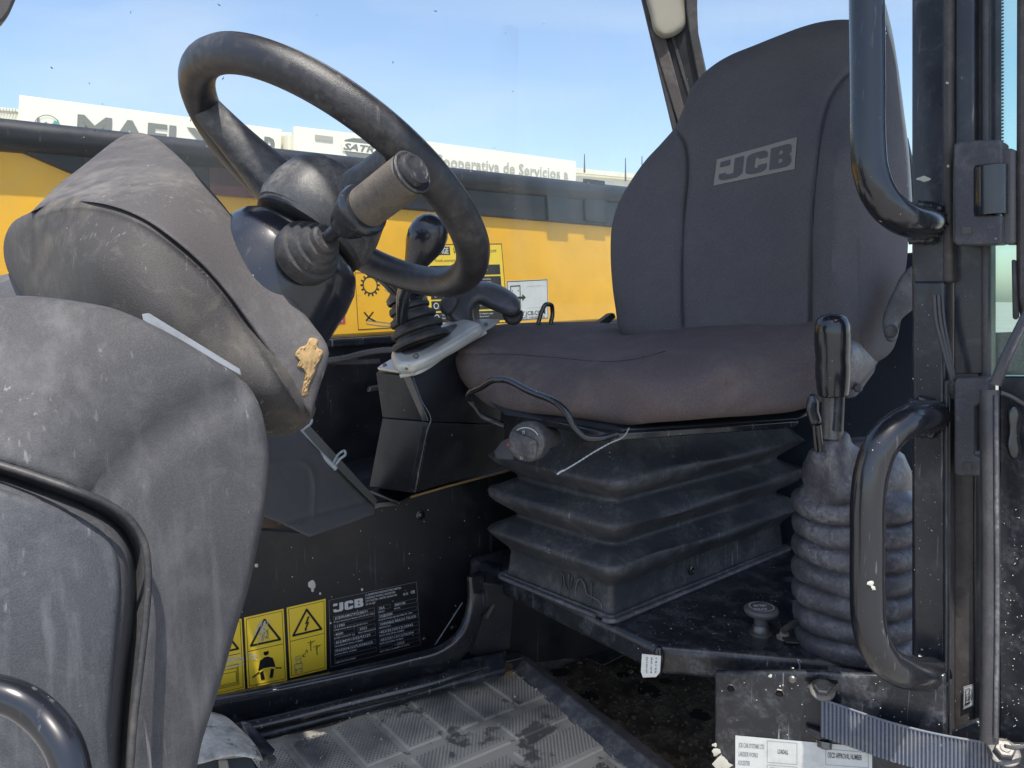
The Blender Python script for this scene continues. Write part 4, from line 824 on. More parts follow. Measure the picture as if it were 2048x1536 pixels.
# ---- forward / reverse stalk
L0, L1 = P(622, 500, .862), P(822, 346, .755); LL = np.linalg.norm(L1 - L0); LT = (L1 - L0) / LL
stk = thing('direction_stalk', 'column stalk with ribbed tan grip and black end cap', 'lever', L0)
lathe('boot', L0 - LT * .012, L1, [(-.006, .036), (0, 0.0366), (.008, 0.0372), (.013, 0.0355), (.014, 0.0312), (.020, 0.0306), (.025, 0.0285), (.026, 0.0242), (.031, 0.0232), (.035, 0.0210), (.036, 0.0172), (.042, 0.0167), (.045, 0.0140), (.045, 0.0097)], M_rub, stk, sec=36)
lathe('stem', L0 + LT * .02, L1, [(0, 0.0084), (.02, 0.0077), (.045, 0.0084)], M_shroud, stk, sec=20)
lathe('cup', L0 + LT * .052, L1, [(0, 0.0086), (.003, 0.0113), (.012, 0.0178), (.026, 0.0232), (.036, 0.0259), (.040, 0.0282), (.046, 0.0285), (.050, 0.0269), (.051, 0.0226)], M_shroud, stk, sec=40)
gl = LL - .100
pf = [(0, 0.0215)]
for i in range(44): s = .002 + i * (gl - .004) / 44; pf += [(s, 0.0224), (s + (gl - .004) / 88, 0.0217)]
pf += [(gl, 0.0215)]
lathe('grip', L0 + LT * .100, L1, pf, M_grip, stk, sec=36, ang=0)
lathe('end_cap', L1 - LT * .001, L1 + LT * .1, [(0, 0.0217), (.001, 0.0228), (.0035, 0.0228), (.0045, 0.0210), (.0035, 0.0189), (.0035, 0.0178), (.008, 0.0172), (.0105, 0.0156), (.011, 0.0129), (.0100, 0.0113), (.0102, 0.0032)], M_wheel, stk, sec=36)
# ================================================================== JOYSTICK, LEVER PLATE, GRIP
JB = thing('lever_console', 'folded black sheet metal console carrying the silver lever plate', 'console', P(840, 985, 1.6))
# closed box: front-left face and right face meet at a folded corner
hull('console_upper', [(752, 746, 1.56), (824, 752, 1.50), (972, 662, 1.64), (858, 843, 1.50), (765, 835, 1.58), (1010, 700, 1.72), (1000, 850, 1.72), (900, 690, 1.85), (780, 720, 1.80), (800, 840, 1.8)], M_dark, JB, bevel=.002)
hull('console_lower', [(765, 836, 1.58), (858, 844, 1.50), (828, 986, 1.52), (738, 974, 1.62), (1010, 851, 1.72), (1005, 935, 1.72), (800, 850, 1.80), (800, 970, 1.8)], M_dark, JB, bevel=.002)
tubepx('edge_fold', [(826, 754, 1.495), (843, 800, 1.495), (861, 845, 1.495), (858, 852, 1.495), (846, 900, 1.50), (830, 984, 1.515)], 2.2, M_gloss, JB, sec=8)
slab('corner_rib', pl3((810, 752, 1.505), (845, 845, 1.50), (780, 800, 1.56)), [(806, 752), (822, 753), (856, 842), (846, 842)], .004, M_gloss, JB, bevel=.001, off=.001)
slab('lower_face_fold', pl3((858, 848, 1.495), (828, 982, 1.515), (760, 840, 1.575)), [(846, 850), (858, 850), (832, 982), (818, 982)], .004, M_gloss, JB, bevel=.001, off=.001)
tubepx('silver_edge', [(800, 752, 1.49), (832, 746, 1.485), (900, 704, 1.54), (972, 664, 1.60)], 4, M_silver, JB, ell=(.4, 1), sec=8)
jp = thing('joystick_plate', 'satin silver cast plate with screws under the rubber lever boot', 'plate', P(860, 700, 1.6))
fp = pl3((757, 738, 1.55), (826, 750, 1.475), (968, 656, 1.62))
slab('flange', fp, [(755, 738), (762, 732), (790, 716), (890, 648), (960, 640), (1000, 640), (986, 652), (830, 746), (824, 749), (800, 745)], .006, M_silver, jp, bevel=.002, off=.003)
dp = Plane(fp.p + fp.n * .026, fp.n)
slab('cast_dome', dp, [(780, 708), (788, 690), (835, 666), (885, 645), (915, 637), (945, 638), (962, 646), (940, 662), (885, 694), (840, 717), (808, 727), (788, 724)], .026, M_silver, jp, bevel=.010, segs=5, per=10)
slab('dome_groove', dp, [(800, 700), (840, 676), (890, 654), (915, 650), (905, 664), (870, 688), (830, 706), (806, 708)], .003, M_gait, jp, off=.0012, bevel=.001, per=8)
for x, y, d in ((770, 732, 1.525), (815, 738, 1.475), (972, 650, 1.61)): c = P(x, y, d); lathe('screw', c, c + fp.n * .01, [(0, .0045), (.003, .0045), (.005, .003)], M_steel, jp, sec=14)
c = P(832, 712, 1.44); lathe('socket', c, c + nrm(CAMP - c) * .01, [(0, .0055), (.002, .006), (.003, .0045), (.001, .0035)], M_steel, jp, sec=16)
js = thing('joystick', 'black joystick lever on a ringed rubber boot, behind the wheel rim', 'joystick', P(840, 690, 1.56))
JA, JT = P(845, 690, 1.555), P(812, 598, 1.56); jl = np.linalg.norm(JT - JA); k_ = 1.56 / FOC
jprof = []
for i in range(4):
    s = jl * (.02 + i * .235); rr0 = (60 - i * 6.0) * k_
    jprof += [(s, rr0 * .84), (s + .002, rr0 * .97), (s + jl * .07, rr0), (s + jl * .14, rr0 * .95), (s + jl * .17, rr0 * .80), (s + jl * .215, rr0 * .78)]
lathe('boot', JA, JT, [(0, 56 * k_)] + jprof, M_rub, js, sec=36)
sp3 = spline([(690, 500, 1.50), (720, 516, 1.505), (752, 540, 1.51), (782, 566, 1.52), (804, 590, 1.535), (812, 600, 1.54)], per=6); sr = np.linspace(0, 1, len(sp3))
tube('lever_arm', np.array([P(*q) for q in sp3]), [(13 + 5 * s + 12 * max(0, s - .75) * 4) * 1.51 / FOC for s in sr], M_shroud, js, sec=20)
JD = nrm(JT - JA); lathe('lever_collar', JT - JD * .004, JT + JD * .03, [(0, 38 * k_), (.004, 40 * k_), (.012, 39 * k_), (.020, 30 * k_), (.034, 20 * k_)], M_shroud, js, sec=32)
for x, y in ((807, 615), (847, 594)):
    c = P(x, y, 1.515); lathe('screw_hole', c, c + nrm(CAMP - c) * .004, [(0, .006), (.002, .006), (.0025, .004)], M_gloss, js, sec=14)
gk = thing('gear_knob', 'black pear shaped lever knob just under the wheel rim', 'knob', P(812, 545, 1.35))
K0, K1 = P(816, 560, 1.36), P(858, 466, 1.32); kl = np.linalg.norm(K1 - K0); k_ = 1.33 / FOC
lathe('knob', K0, K1, [(0, 17 * k_), (kl * .18, 18 * k_), (kl * .36, 23 * k_), (kl * .55, 30 * k_), (kl * .72, 37 * k_), (kl * .9, 40 * k_), (kl * 1.05, 38.5 * k_), (kl * 1.18, 33 * k_), (kl * 1.28, 24 * k_), (kl * 1.33, 12 * k_), (kl * 1.34, 2 * k_)], M_shroud, gk, sec=36)
tube('knob_stem', [K0, P(806, 590, 1.40), P(804, 640, 1.5)], [16 * k_, 14 * k_, 13 * k_], M_shroud, gk)
hg = thing('hand_grip', 'grey moulded hand rest curving over behind the joystick boot', 'hand rest', P(935, 690, 1.66))
relief('grip_arch', [(885, 618), (884, 600), (898, 584), (922, 572), (955, 563), (985, 565), (1015, 578), (1036, 595), (1042, 610), (1038, 626), (1024, 632), (1000, 626), (975, 615), (958, 606), (949, 616), (948, 634), (955, 656), (946, 664), (930, 664), (912, 654), (895, 640)], [(885, 600, 1.62), (960, 565, 1.66), (1040, 610, 1.60), (940, 650, 1.62)], M_seal, hg, Rp=17, edge=.028, thick=.03, step=5)
relief('grip_pad', [(878, 610), (884, 598), (900, 590), (916, 592), (916, 606), (908, 622), (896, 632), (884, 626)], lambda q: np.full(len(q), 1.60), M_rub, hg, Rp=8, edge=.008, thick=.02, step=4)
relief('grip_heel', [(1004, 626), (1030, 628), (1044, 620), (1046, 634), (1036, 648), (1016, 648)], lambda q: np.full(len(q), 1.64), M_rub, hg, Rp=10, edge=.012, thick=.02, step=4)
bl = thing('belt_buckle_loop', 'thin black wire loop standing up behind the seat cushion', 'loop', P(1090, 642, 1.75))
tubepx('loop', [(1076, 648, 1.74), (1084, 622, 1.74), (1092, 609, 1.74), (1102, 610, 1.745), (1105, 624, 1.75), (1101, 648, 1.75)], 4.5, M_tube, bl, sec=10)
sl = thing('belt_tongue', 'small pale edged black tongue beside the foot of the seat back', 'belt tongue', P(1205, 650, 1.85))
hull('tongue', [(1190, 646, 1.85), (1214, 628, 1.85), (1228, 626, 1.85), (1232, 634, 1.85), (1215, 650, 1.85), (1190, 652, 1.9), (1228, 630, 1.9)], M_plat, sl, bevel=.002); hull('tongue_edge', [(1189, 645, 1.845), (1213, 627, 1.845), (1226, 625, 1.845), (1216, 632, 1.842), (1196, 647, 1.842), (1196, 646, 1.86), (1216, 630, 1.86)], M_cream, sl, bevel=.0)
# ================================================================== SEAT PLATFORM
plt = thing('seat_platform', 'scratched black steel platform under the seat bellows', 'platform', hpl(ZP).at(1310, 1305))
HP = hpl(ZP)
hq(ZP, [(935, 1113), (1050, 1086), (1400, 1050), (1900, 1060), (2300, 1140), (2300, 1420), (1850, 1338), (1316, 1292)], .052, 'platform_top', M_plat, plt, bevel=.014, segs=5)
a = HP.at(1318, 1296); lathe('corner_weld', a - [0, 0, .045], a + [0, .0, .002], [(0, .006), (.02, .008), (.04, .008), (.047, .004)], M_gloss, plt, sec=14)
# small drain tag
tg = thing('hanging_tag', 'small white printed tag hanging under the platform edge', 'tag', P(1300, 1356, 1.22))
TP = vpl((1280, 1330, 1.225), (1322, 1330, 1.225))
slab('tag', TP, [(1284, 1308), (1322, 1312), (1320, 1344), (1312, 1354), (1286, 1355), (1282, 1344)], .0012, M_label, tg, bevel=0)
pr = Print(TP, [(1287, 1310), (1318, 1314), (1316, 1350), (1286, 1350)]); 
for i, t in enumerate(('23/100147', '90-04', '14125')): 
    vs, f_ = text_mesh(t, .005); kx = .85 / vs[:, 0].max(); pr.add('k', 0, [(.18 + i * .3 + y * .14, .06 + x * kx) for x, y in vs], f_)
pr.build({'k': M_ink}, tg, {'k': 'lettering'})
# ================================================================== SEAT
A0 = HP.at(1222, 1240); LV, LU = .30, .60
Bc = HP.at(1030, 1150)
LV = float((Bc - A0) @ V_); 
seat = thing('driver_seat', 'grey fabric suspension seat on a black rubber bellows base', 'seat', [float((A0 + U_ * LU / 2 + V_ * LV / 2)[0]), float((A0 + U_ * LU / 2 + V_ * LV / 2)[1]), ZP])
def rrect(o, z, rc, nseg=7):
    pts = []; c0 = A0 - U_ * o - V_ * o
    W_, D_ = LU + 2 * o, LV + 2 * o
    for (cx, cy, a0) in ((rc, rc, math.pi), (W_ - rc, rc, 1.5 * math.pi), (W_ - rc, D_ - rc, 0), (rc, D_ - rc, .5 * math.pi)):
        for i in range(nseg): t = a0 + (math.pi / 2) * i / (nseg - 1); pts.append(c0 + U_ * (cx + rc * math.cos(t)) + V_ * (cy + rc * math.sin(t)) + [0, 0, z - ZP])
    out = []
    for i in range(len(pts)):     # extra points along the long sides, with a slight sag so the folds are not ruler-straight
        p, q = pts[i], pts[(i + 1) % len(pts)]; out.append(p)
        if np.linalg.norm(q - p) > .06:
            for t in np.linspace(0, 1, 14)[1:-1]: out.append(p + (q - p) * t)
    return out
def zat(py, o):
    q = A0 - (U_ + V_) * (o - .012); return z_for(q[0], q[1], py)
prof = [(1236, .010, .012), (1232, .012, .012), (1226, .010, .012), (1222, .002, .012), (1170, -.002, .014), (1163, .004, .02), (1153, .028, .03), (1147, .036, .032), (1140, .0385, .033), (1133, .036, .033), (1126, .029, .032), (1094, .000, .028), (1088, -.006, .026), (1083, -.007, .026), (1078, -.003, .028), (1066, .028, .033), (1060, .036, .034), (1053, .0385, .035), (1046, .036, .035), (1038, .028, .034), (1008, -.001, .03), (1001, -.007, .028), (996, -.007, .028), (991, -.002, .03), (980, .030, .038), (974, .038, .041), (967, .041, .043), (960, .038, .043), (950, .029, .042), (908, .002, .042), (880, -.004, .042), (850, -.012, .045)]
rings = [rrect(o, zat(py, o), rc) for py, o, rc in prof]; m_ = len(rings[0]); vs = []; 
for ri, rg in enumerate(rings):
    py, o, rc = prof[ri]
    for i, q in enumerate(rg):
        s = max(0, o) / .036
        sag = .004 * s * math.sin(7 * (q @ U_)) * math.cos(5 * (q @ V_) + ri) - .0025 * s * math.sin(19 * (q @ U_) + ri)
        vs.append(q + [0, 0, sag])
fs = [(i * m_ + j, i * m_ + (j + 1) % m_, (i + 1) * m_ + (j + 1) % m_, (i + 1) * m_ + j) for i in range(len(rings) - 1) for j in range(m_)] + [tuple(range(m_)), tuple(range((len(rings) - 1) * m_, len(rings) * m_))]
mesh('bellows', vs, fs, M_bell, seat, ang=60)
# corner mould line and raised ribs pressed into the base wall
def onwall(s, h, out=.0):    # along v from the front corner, height above platform
    return A0 + V_ * s - U_ * (out - .0) + [0, 0, h]
hb = zat(1165, 0) - ZP; 
tube('base_lip', [p_ for p_ in rrect(.016, ZP + .004, .02)], .0045, M_gait, seat, sec=8, closed=False, label='dusty lip round the foot of the bellows')
for s in (.105, .125, .047): tube('wall_rib', [onwall(s, .008, .001), onwall(s, hb * .9, .002)], .0018, M_bell, seat, sec=6)
tube('wall_rib', [onwall(s, h, .002) for s, h in ((.088, .012), (.086, hb * .6), (.080, hb * .85), (.072, hb * .9), (.064, hb * .75), (.058, hb * .5), (.03, hb * .45), (.022, hb * .38), (.020, .012))], .0016, M_gait, seat, sec=6)
tube('wall_rib', [onwall(s, h, .002) for s, h in ((.120, hb * .85), (.116, hb * .55), (.108, hb * .42), (.100, hb * .5), (.096, hb * .85))], .0016, M_bell, seat, sec=6)
c = A0 + U_ * .24 + [0, 0, .035] - V_ * .001; lathe('wall_grommet', c, c - V_ * .01, [(0, .008), (.002, .009), (.003, .006), (.0005, .005)], M_gloss, seat, sec=18)
# pan under the cushion
hull('seat_pan', [(975, 800, 1.50), (1010, 832, 1.45), (1240, 866, 1.29), (1250, 858, 1.29), (1600, 838, 1.36), (1640, 800, 1.40), (1640, 825, 1.40), (1450, 700, 1.8), (1000, 700, 1.8)], M_dark, seat, bevel=.004)
hull('seat_rail', [(1060, 832, 1.42), (1225, 868, 1.275), (1225, 882, 1.275), (1060, 846, 1.42), (1600, 842, 1.35), (1590, 856, 1.35), (1300, 800, 1.6)], M_gloss, seat, bevel=.002)
# cushion
CD = [(905, 710, 1.56), (925, 790, 1.54), (960, 670, 1.62), (1000, 650, 1.70), (1100, 645, 1.74), (1250, 655, 1.70), (1100, 690, 1.56), (1100, 720, 1.47), (1230, 722, 1.36), (1230, 790, 1.30), (1230, 850, 1.30), (1000, 715, 1.52), (1050, 790, 1.42), (1450, 705, 1.29), (1450, 800, 1.255), (1640, 660, 1.34), (1640, 780, 1.30), (1450, 645, 1.50), (1400, 660, 1.48), (1300, 690, 1.42), (1560, 640, 1.44)]
relief('cushion', [(908, 706), (912, 682), (940, 662), (1000, 649), (1060, 645), (1150, 645), (1230, 650), (1290, 657), (1340, 660), (1400, 651), (1480, 645), (1560, 639), (1640, 635), (1676, 648), (1690, 690), (1685, 740), (1655, 795), (1605, 818), (1520, 830), (1440, 835), (1370, 841), (1300, 846), (1240, 853), (1180, 842), (1110, 832), (1040, 826), (985, 815), (945, 785), (920, 755)],
       CD, M_fab2, seat, Rp=40, edge=.035, thick=.06, step=10, ang=70,
       creases=[([(909, 707), (1000, 708), (1100, 714), (1190, 722), (1240, 722), (1290, 714), (1330, 702)], .007, 4), ([(1330, 702), (1420, 700), (1500, 690), (1590, 672), (1650, 655)], .0015, 7),
                ([(1390, 800), (1460, 770), (1540, 742), (1630, 712)], .005, 14), ([(1460, 825), (1540, 790), (1620, 765)], .004, 12), ([(1000, 668), (1080, 664), (1170, 668), (1240, 676)], .004, 16)])
relief('cushion_welt', [(1000, 652), (1100, 645), (1200, 645), (1300, 655), (1420, 650), (1420, 690), (1300, 700), (1100, 690)], lambda q: np.full(len(q), 1.80), M_fab2, seat, Rp=15, edge=.02, thick=.12, step=10)
# back rest
BD = [(1224, 500, 1.66), (1240, 640, 1.62), (1300, 330, 1.66), (1365, 500, 1.585), (1365, 260, 1.64), (1368, 640, 1.55), (1500, 400, 1.55), (1500, 560, 1.50), (1500, 250, 1.60), (1500, 100, 1.68), (1630, 400, 1.42), (1630, 640, 1.38), (1650, 200, 1.52), (1700, 45, 1.62), (1700, 300, 1.40), (1720, 450, 1.38), (1720, 640, 1.34), (1815, 420, 1.50), (1790, 200, 1.56), (1800, 620, 1.46)]
relief('backrest', [(1244, 670), (1230, 610), (1223, 550), (1221, 500), (1224, 450), (1236, 408), (1258, 368), (1290, 322), (1325, 284), (1350, 254), (1365, 222), (1378, 186), (1398, 156), (1430, 128), (1465, 108), (1500, 94), (1560, 70), (1600, 55), (1640, 44), (1690, 39), (1740, 46), (1772, 66), (1788, 110), (1796, 170), (1804, 250), (1812, 330), (1816, 420), (1814, 520), (1800, 600), (1790, 690), (1500, 720), (1300, 700)],
       BD, M_fab, seat, Rp=34, edge=.032, thick=.07, step=10, ang=70,
       creases=[([(1356, 262), (1368, 282), (1374, 310), (1375, 350), (1369, 420), (1365, 500), (1364, 580), (1367, 690)], .008, 5),
                ([(1702, 142), (1682, 164), (1660, 200), (1646, 250), (1637, 310), (1630, 380), (1625, 450), (1622, 540), (1621, 700)], .009, 5),
                ([(1714, 480), (1716, 560), (1720, 690)], .003, 3), ([(1310, 330), (1290, 400), (1285, 520), (1290, 640)], -.014, 38), ([(1672, 300), (1664, 420), (1664, 560)], -.018, 24), ([(1420, 560), (1500, 590), (1590, 560)], .006, 30), ([(1400, 480), (1500, 500), (1600, 470)], -.006, 40)])
def seam_line(nm, D, pts, m=M_trim, r_=.0011):
    s = spline(pts, per=8.0); d = D(s); tube(nm, [P(a, b, c + .0035) for (a, b), c in zip(s, d)], r_, m, seat, sec=6)
BT, CTT = TPS(BD), TPS(CD)
for pts in ([(1357, 268), (1368, 284), (1374, 310), (1375, 350), (1369, 420), (1365, 500), (1364, 580), (1366, 650)], [(1698, 148), (1682, 164), (1660, 200), (1646, 250), (1637, 310), (1630, 380), (1625, 450), (1622, 540), (1621, 640)]): seam_line('seam', BT, pts, M_rub)
seam_line('seam', lambda s: CTT(s) + .002, [(956, 709), (1000, 708), (1100, 714), (1190, 722), (1240, 722), (1290, 714), (1330, 702)], M_rub)
# side bolster facing
class PrintPx(Print):
    def __init__(s, D, quad, lift=.002, unit=.0008):
        s.D, s.q, s.lift, s.u = D, [np.array(q, float) for q in quad], lift, unit; s.lay = {}; s.W = np.linalg.norm(s.q[1] - s.q[0]); s.H = np.linalg.norm(s.q[3] - s.q[0])
    def at(s, u, v, l=0):
        p = (s.q[0] * (1 - u) + s.q[1] * u) * (1 - v) + (s.q[3] * (1 - u) + s.q[2] * u) * v
        return P(p[0], p[1], float(s.D(p[None])[0]) - s.lift - s.u * l)
pr = PrintPx(TPS(BD), [(1434, 319), (1594, 274), (1589, 338), (1427, 371)])
gv = [(i / 16, j / 6) for j in range(7) for i in range(17)]; pr.add('l', 0, gv, [(j * 17 + i, j * 17 + i + 1, (j + 1) * 17 + i + 1, (j + 1) * 17 + i) for j in range(6) for i in range(16)])
jcb(pr, 'k', 2, .05, .14, .95, .86); pr.build({'l': M_logo, 'k': M_fab}, seat, {'l': 'logo_patch', 'k': 'logo_lettering'})
# shiny plastic cover at the cushion's rear corner, recliner arm
relief('side_cover', [(1640, 640), (1664, 632), (1700, 630), (1735, 637), (1757, 658), (1768, 690), (1758, 720), (1735, 752), (1710, 778), (1690, 796), (1660, 800), (1640, 780)], [(1640, 640, 1.42), (1700, 630, 1.42), (1765, 690, 1.44), (1690, 790, 1.33), (1700, 700, 1.31), (1640, 780, 1.32)], M_gait, seat, Rp=22, edge=.025, thick=.05, step=7)
relief('recliner_arm', [(1850, 530), (1822, 533), (1802, 552), (1788, 580), (1774, 610), (1765, 640), (1768, 668), (1776, 682), (1788, 684), (1796, 672), (1794, 654), (1802, 640), (1822, 622), (1850, 600)], [(1850, 560, 1.36), (1780, 660, 1.30), (1790, 590, 1.33)], M_pod, seat, Rp=9, edge=.008, thick=.02, step=5)
c = P(1783, 662, 1.292); lathe('recliner_pivot', c, c + nrm(CAMP - c) * .02, [(0, .010), (.002, .011), (.004, .010), (.005, .006)], M_seal, seat, sec=20)
hull('hinge_block', [(1690, 770, 1.36), (1745, 700, 1.42), (1760, 700, 1.42), (1748, 745, 1.40), (1712, 795, 1.36), (1690, 800, 1.36), (1748, 740, 1.46)], M_trim, seat, bevel=.004)
c = P(1716, 776, 1.345); lathe('hinge_bolt', c, c + nrm(CAMP - c) * .02, [(0, .008), (.008, .008), (.011, .005)], M_trim, seat, sec=14)
# front adjusting bar
tubepx('adjust_bar', [(1010, 852, 1.46), (985, 842, 1.47), (966, 834, 1.47), (948, 812, 1.46), (936, 796, 1.45), (938, 788, 1.44), (962, 774, 1.41), (990, 759, 1.38), (1006, 759, 1.37), (1060, 783, 1.32), (1116, 808, 1.27), (1134, 826, 1.26), (1150, 856, 1.26), (1170, 874, 1.26), (1196, 877, 1.26), (1235, 868, 1.27)], 7, M_tube, seat, sec=12)
# two-armed ratchet knob
kn = thing('weight_adjust_knob', 'dark drum knob with white arc mark under the front of the seat cushion', 'knob', P(1060, 930, 1.36))
KA, KB = P(1092, 876, 1.40), P(1052, 884, 1.305); kd = nrm(KB - KA); kl = np.linalg.norm(KB - KA); k_ = 1.33 / FOC
lathe('knob_neck', KA - kd * .03, KB, [(0, 22 * k_), (.03, 23 * k_), (.055, 22 * k_), (kl, 20 * k_)], M_trim, kn, sec=28)
lathe('knob_drum', KA + kd * (kl - .036), KB, [(0, 36 * k_), (.003, 39 * k_), (.030, 40 * k_), (.035, 37 * k_), (.036, 34 * k_)], M_hub, kn, sec=40)
KPL = Plane(KB, kd)
slab('knob_bar', KPL, [(1022, 862), (1030, 860), (1074, 880), (1076, 888), (1074, 918), (1066, 920), (1030, 908), (1020, 900)], .045, M_hub, kn, bevel=.004, off=.008, segs=3)
pr = Print(KPL, [(1012, 844), (1092, 844), (1092, 924), (1012, 924)], lift=.0006)
arc = lambda c0, c1, r_, n=12: [(.49 + r_ * math.cos(t), .5 + r_ * math.sin(t)) for t in np.linspace(c0, c1, n)]
pr.line('w', 0, arc(R(195), R(330), .36), .022); pr.line('w', 0, arc(R(95), R(165), .38, 8), .016); pr.frame('w', 0, .42, .22, .47, .30, .012); pr.frame('w', 0, .36, .86, .42, .93, .012)
pr.build({'w': M_wink}, kn, {'w': 'print'})
c = P(1069, 858, 1.325); lathe('knob_screw', c, c + kd * .01, [(0, .004), (.002, .004), (.003, .0025)], M_steel, kn, sec=12)
hull('indicator_housing', [(985, 905, 1.46), (1004, 880, 1.45), (1022, 872, 1.42), (1030, 920, 1.36), (1006, 912, 1.40), (990, 918, 1.42), (1040, 900, 1.42)], M_trim, kn, bevel=.004)
hull('indicator_lens', [(1014, 888, 1.385), (1019, 882, 1.385), (1022, 883, 1.385), (1021, 893, 1.38), (1013, 892, 1.385), (1018, 888, 1.40)], M_redp, kn, bevel=.001)
# twisted wire tie
tw = thing('twisted_cord', 'thin pale twisted cord dangling from under the seat cushion', 'cord', P(1115, 948, 1.22))
cp = spline([(1258, 856, 1.29), (1252, 868, 1.27), (1245, 875, 1.25), (1225, 884, 1.24), (1190, 903, 1.23), (1150, 928, 1.22), (1128, 941, 1.22)], per=18); c3 = np.array([P(*q) for q in cp]); t_, n_, b_ = frames(c3)
for ph in (0, math.pi): tube('strand', [c3[i] + .0007 * (math.cos(i * .9 + ph) * n_[i] + math.sin(i * .9 + ph) * b_[i]) for i in range(len(c3))], .0007, M_wire, tw, sec=6)
tubepx('cord_end', [(1130, 940, 1.22), (1122, 943, 1.22), (1114, 949, 1.22)], 2.0, M_wire, tw, sec=8)
# ================================================================== PARKING BRAKE LEVER + GAITER
gt = thing('parking_brake', 'hand lever with black grip rising from a ringed grey rubber gaiter', 'lever', HP.at(1710, 1290))
gx = 1712; gd = 1.30
g0 = P(gx, 1305, gd); g1 = P(gx, 870, gd - .02); gl_ = np.linalg.norm(g1 - g0); k_ = gd / FOC
def gy(py): return (1305 - py) / (1305 - 870) * gl_
gp_ = [(gy(1308), 118 * k_), (gy(1296), 117 * k_)]
for i in range(7):
    c_y = 1276 - i * 45.5; r1_ = (113 + i * 1.0) * k_
    if i == 6: c_y = 1004
    gp_ += [(gy(c_y + 22.5), r1_ * .90), (gy(c_y + 19.5), r1_ * .93), (gy(c_y + 16.5), r1_ * .985), (gy(c_y + 10), r1_ * 1.02), (gy(c_y), r1_ * 1.035), (gy(c_y - 10), r1_ * 1.025), (gy(c_y - 17), r1_ * .99), (gy(c_y - 20.5), r1_ * .93)]
gp_ += [(gy(968), 96 * k_), (gy(955), 99 * k_), (gy(930), 95 * k_), (gy(905), 84 * k_), (gy(890), 66 * k_), (gy(882), 44 * k_), (gy(878), 20 * k_)]
go_ = lathe('gaiter', g0, g1, gp_, M_gait, gt, sec=64)
me = go_.data                                    # leaning neck and uneven, hand-worn rings
for v in me.vertices:
    h = v.co.z / gl_; a_ = math.atan2(v.co.y - (g0[1] - gt.location.y), v.co.x - (g0[0] - gt.location.x))
    v.co.x += .0022 * math.sin(3 * a_ + h * 11) * (h > .04) + .0012 * math.sin(9 * a_ + h * 31); v.co.z += .0022 * math.sin(2 * a_ + 1 + h * 5) * min(1, max(0, h - .05) * 6) + .0012 * math.sin(5 * a_ + h * 9)
relief('gaiter_neck', [(1612, 1000), (1612, 940), (1618, 905), (1628, 898), (1640, 900), (1640, 886), (1650, 878), (1660, 872), (1672, 874), (1690, 862), (1698, 868), (1704, 885), (1726, 900), (1745, 930), (1750, 990), (1700, 1010)], [(1612, 980, 1.26), (1628, 900, 1.215), (1695, 865, 1.20), (1745, 930, 1.24), (1680, 990, 1.19), (1670, 920, 1.19)], M_gait, gt, Rp=18, edge=.022, thick=.06, step=6,
       creases=[([(1640, 902), (1646, 940), (1640, 985)], .003, 8)])
tubepx('lever_shaft', [(1666, 795, 1.215), (1665, 840, 1.215), (1664, 878, 1.215)], 21, M_steel, gt, sec=20, label='worn bright steel shaft')
tubepx('shaft_sleeve', [(1676, 790, 1.205), (1674, 835, 1.205), (1672, 862, 1.205)], 13, M_plat, gt, sec=16)
hk = [(1664, 795), (1664, 628)]
q0, q1 = P(1666, 792, 1.20), P(1664, 628, 1.185); ql = np.linalg.norm(q1 - q0); k_ = 1.19 / FOC
lathe('grip', q0, q1, [(0, 26 * k_), (.002, 29 * k_), (ql * .10, 31 * k_), (ql * .25, 33 * k_), (ql * .36, 33.5 * k_), (ql * .46, 32 * k_), (ql * .55, 33.5 * k_), (ql * .65, 34 * k_), (ql * .76, 34 * k_), (ql * .86, 33 * k_), (ql * .94, 29 * k_), (ql * .985, 21 * k_), (ql, 10 * k_)], M_tube, gt, sec=40)
tubepx('release_stem', [(1636, 850, 1.17), (1639, 880, 1.175), (1641, 902, 1.18)], 6, M_gloss, gt, sec=10); tubepx('release_stem', [(1626, 830, 1.17), (1629, 870, 1.175), (1632, 900, 1.18)], 3, M_gloss, gt, sec=8)
relief('release_paddle', [(1614, 800), (1620, 788), (1630, 788), (1637, 800), (1638, 820), (1642, 846), (1634, 852), (1622, 850), (1616, 836), (1612, 820)], lambda q: np.full(len(q), 1.165), M_gloss, gt, Rp=9, edge=.008, thick=.006, step=4)
rg_ = HP.at(1700, 1296)
mesh('gaiter_flange', [*(P(gx, 1305, gd) + [.098 * math.cos(t), .098 * math.sin(t), -.004 + z] for z in (0, .008) for t in np.linspace(0, 2 * math.pi, 40, endpoint=False))], [tuple(range(40)), tuple(range(40, 80))] + [(i, (i + 1) % 40, 40 + (i + 1) % 40, 40 + i) for i in range(40)], M_lip, gt, bevel=.002)
# push knob
pk = thing('push_knob', 'black mushroom push knob with white ring print on the platform', 'knob', HP.at(1521, 1275))
k0 = HP.at(1521, 1268); zt_ = z_for(k0[0], k0[1], 1216); k1 = np.array([k0[0], k0[1], zt_]); h_ = zt_ - ZP; k_ = np.linalg.norm(k0 - CAMP) / FOC
lathe('collar', k0, k1, [(0, 20 * k_), (.004, 20 * k_), (.006, 16 * k_), (h_ * .30, 15 * k_), (h_ * .36, 13 * k_)], M_steel, pk, sec=24)
lathe('stem', k0, k1, [(.0, 12 * k_), (h_ * .5, 12 * k_), (h_ * .8, 12 * k_)], M_trim, pk, sec=20)
lathe('cap', k0 + [0, 0, h_ * .68], k1, [(0, 12 * k_), (.002, 22 * k_), (.006, 29 * k_), (.011, 31 * k_), (.015, 29.5 * k_), (.017, 25 * k_), (.0175, 5 * k_)], M_trim, pk, sec=32)
cz = k0[2] + h_ * .68 + .0178
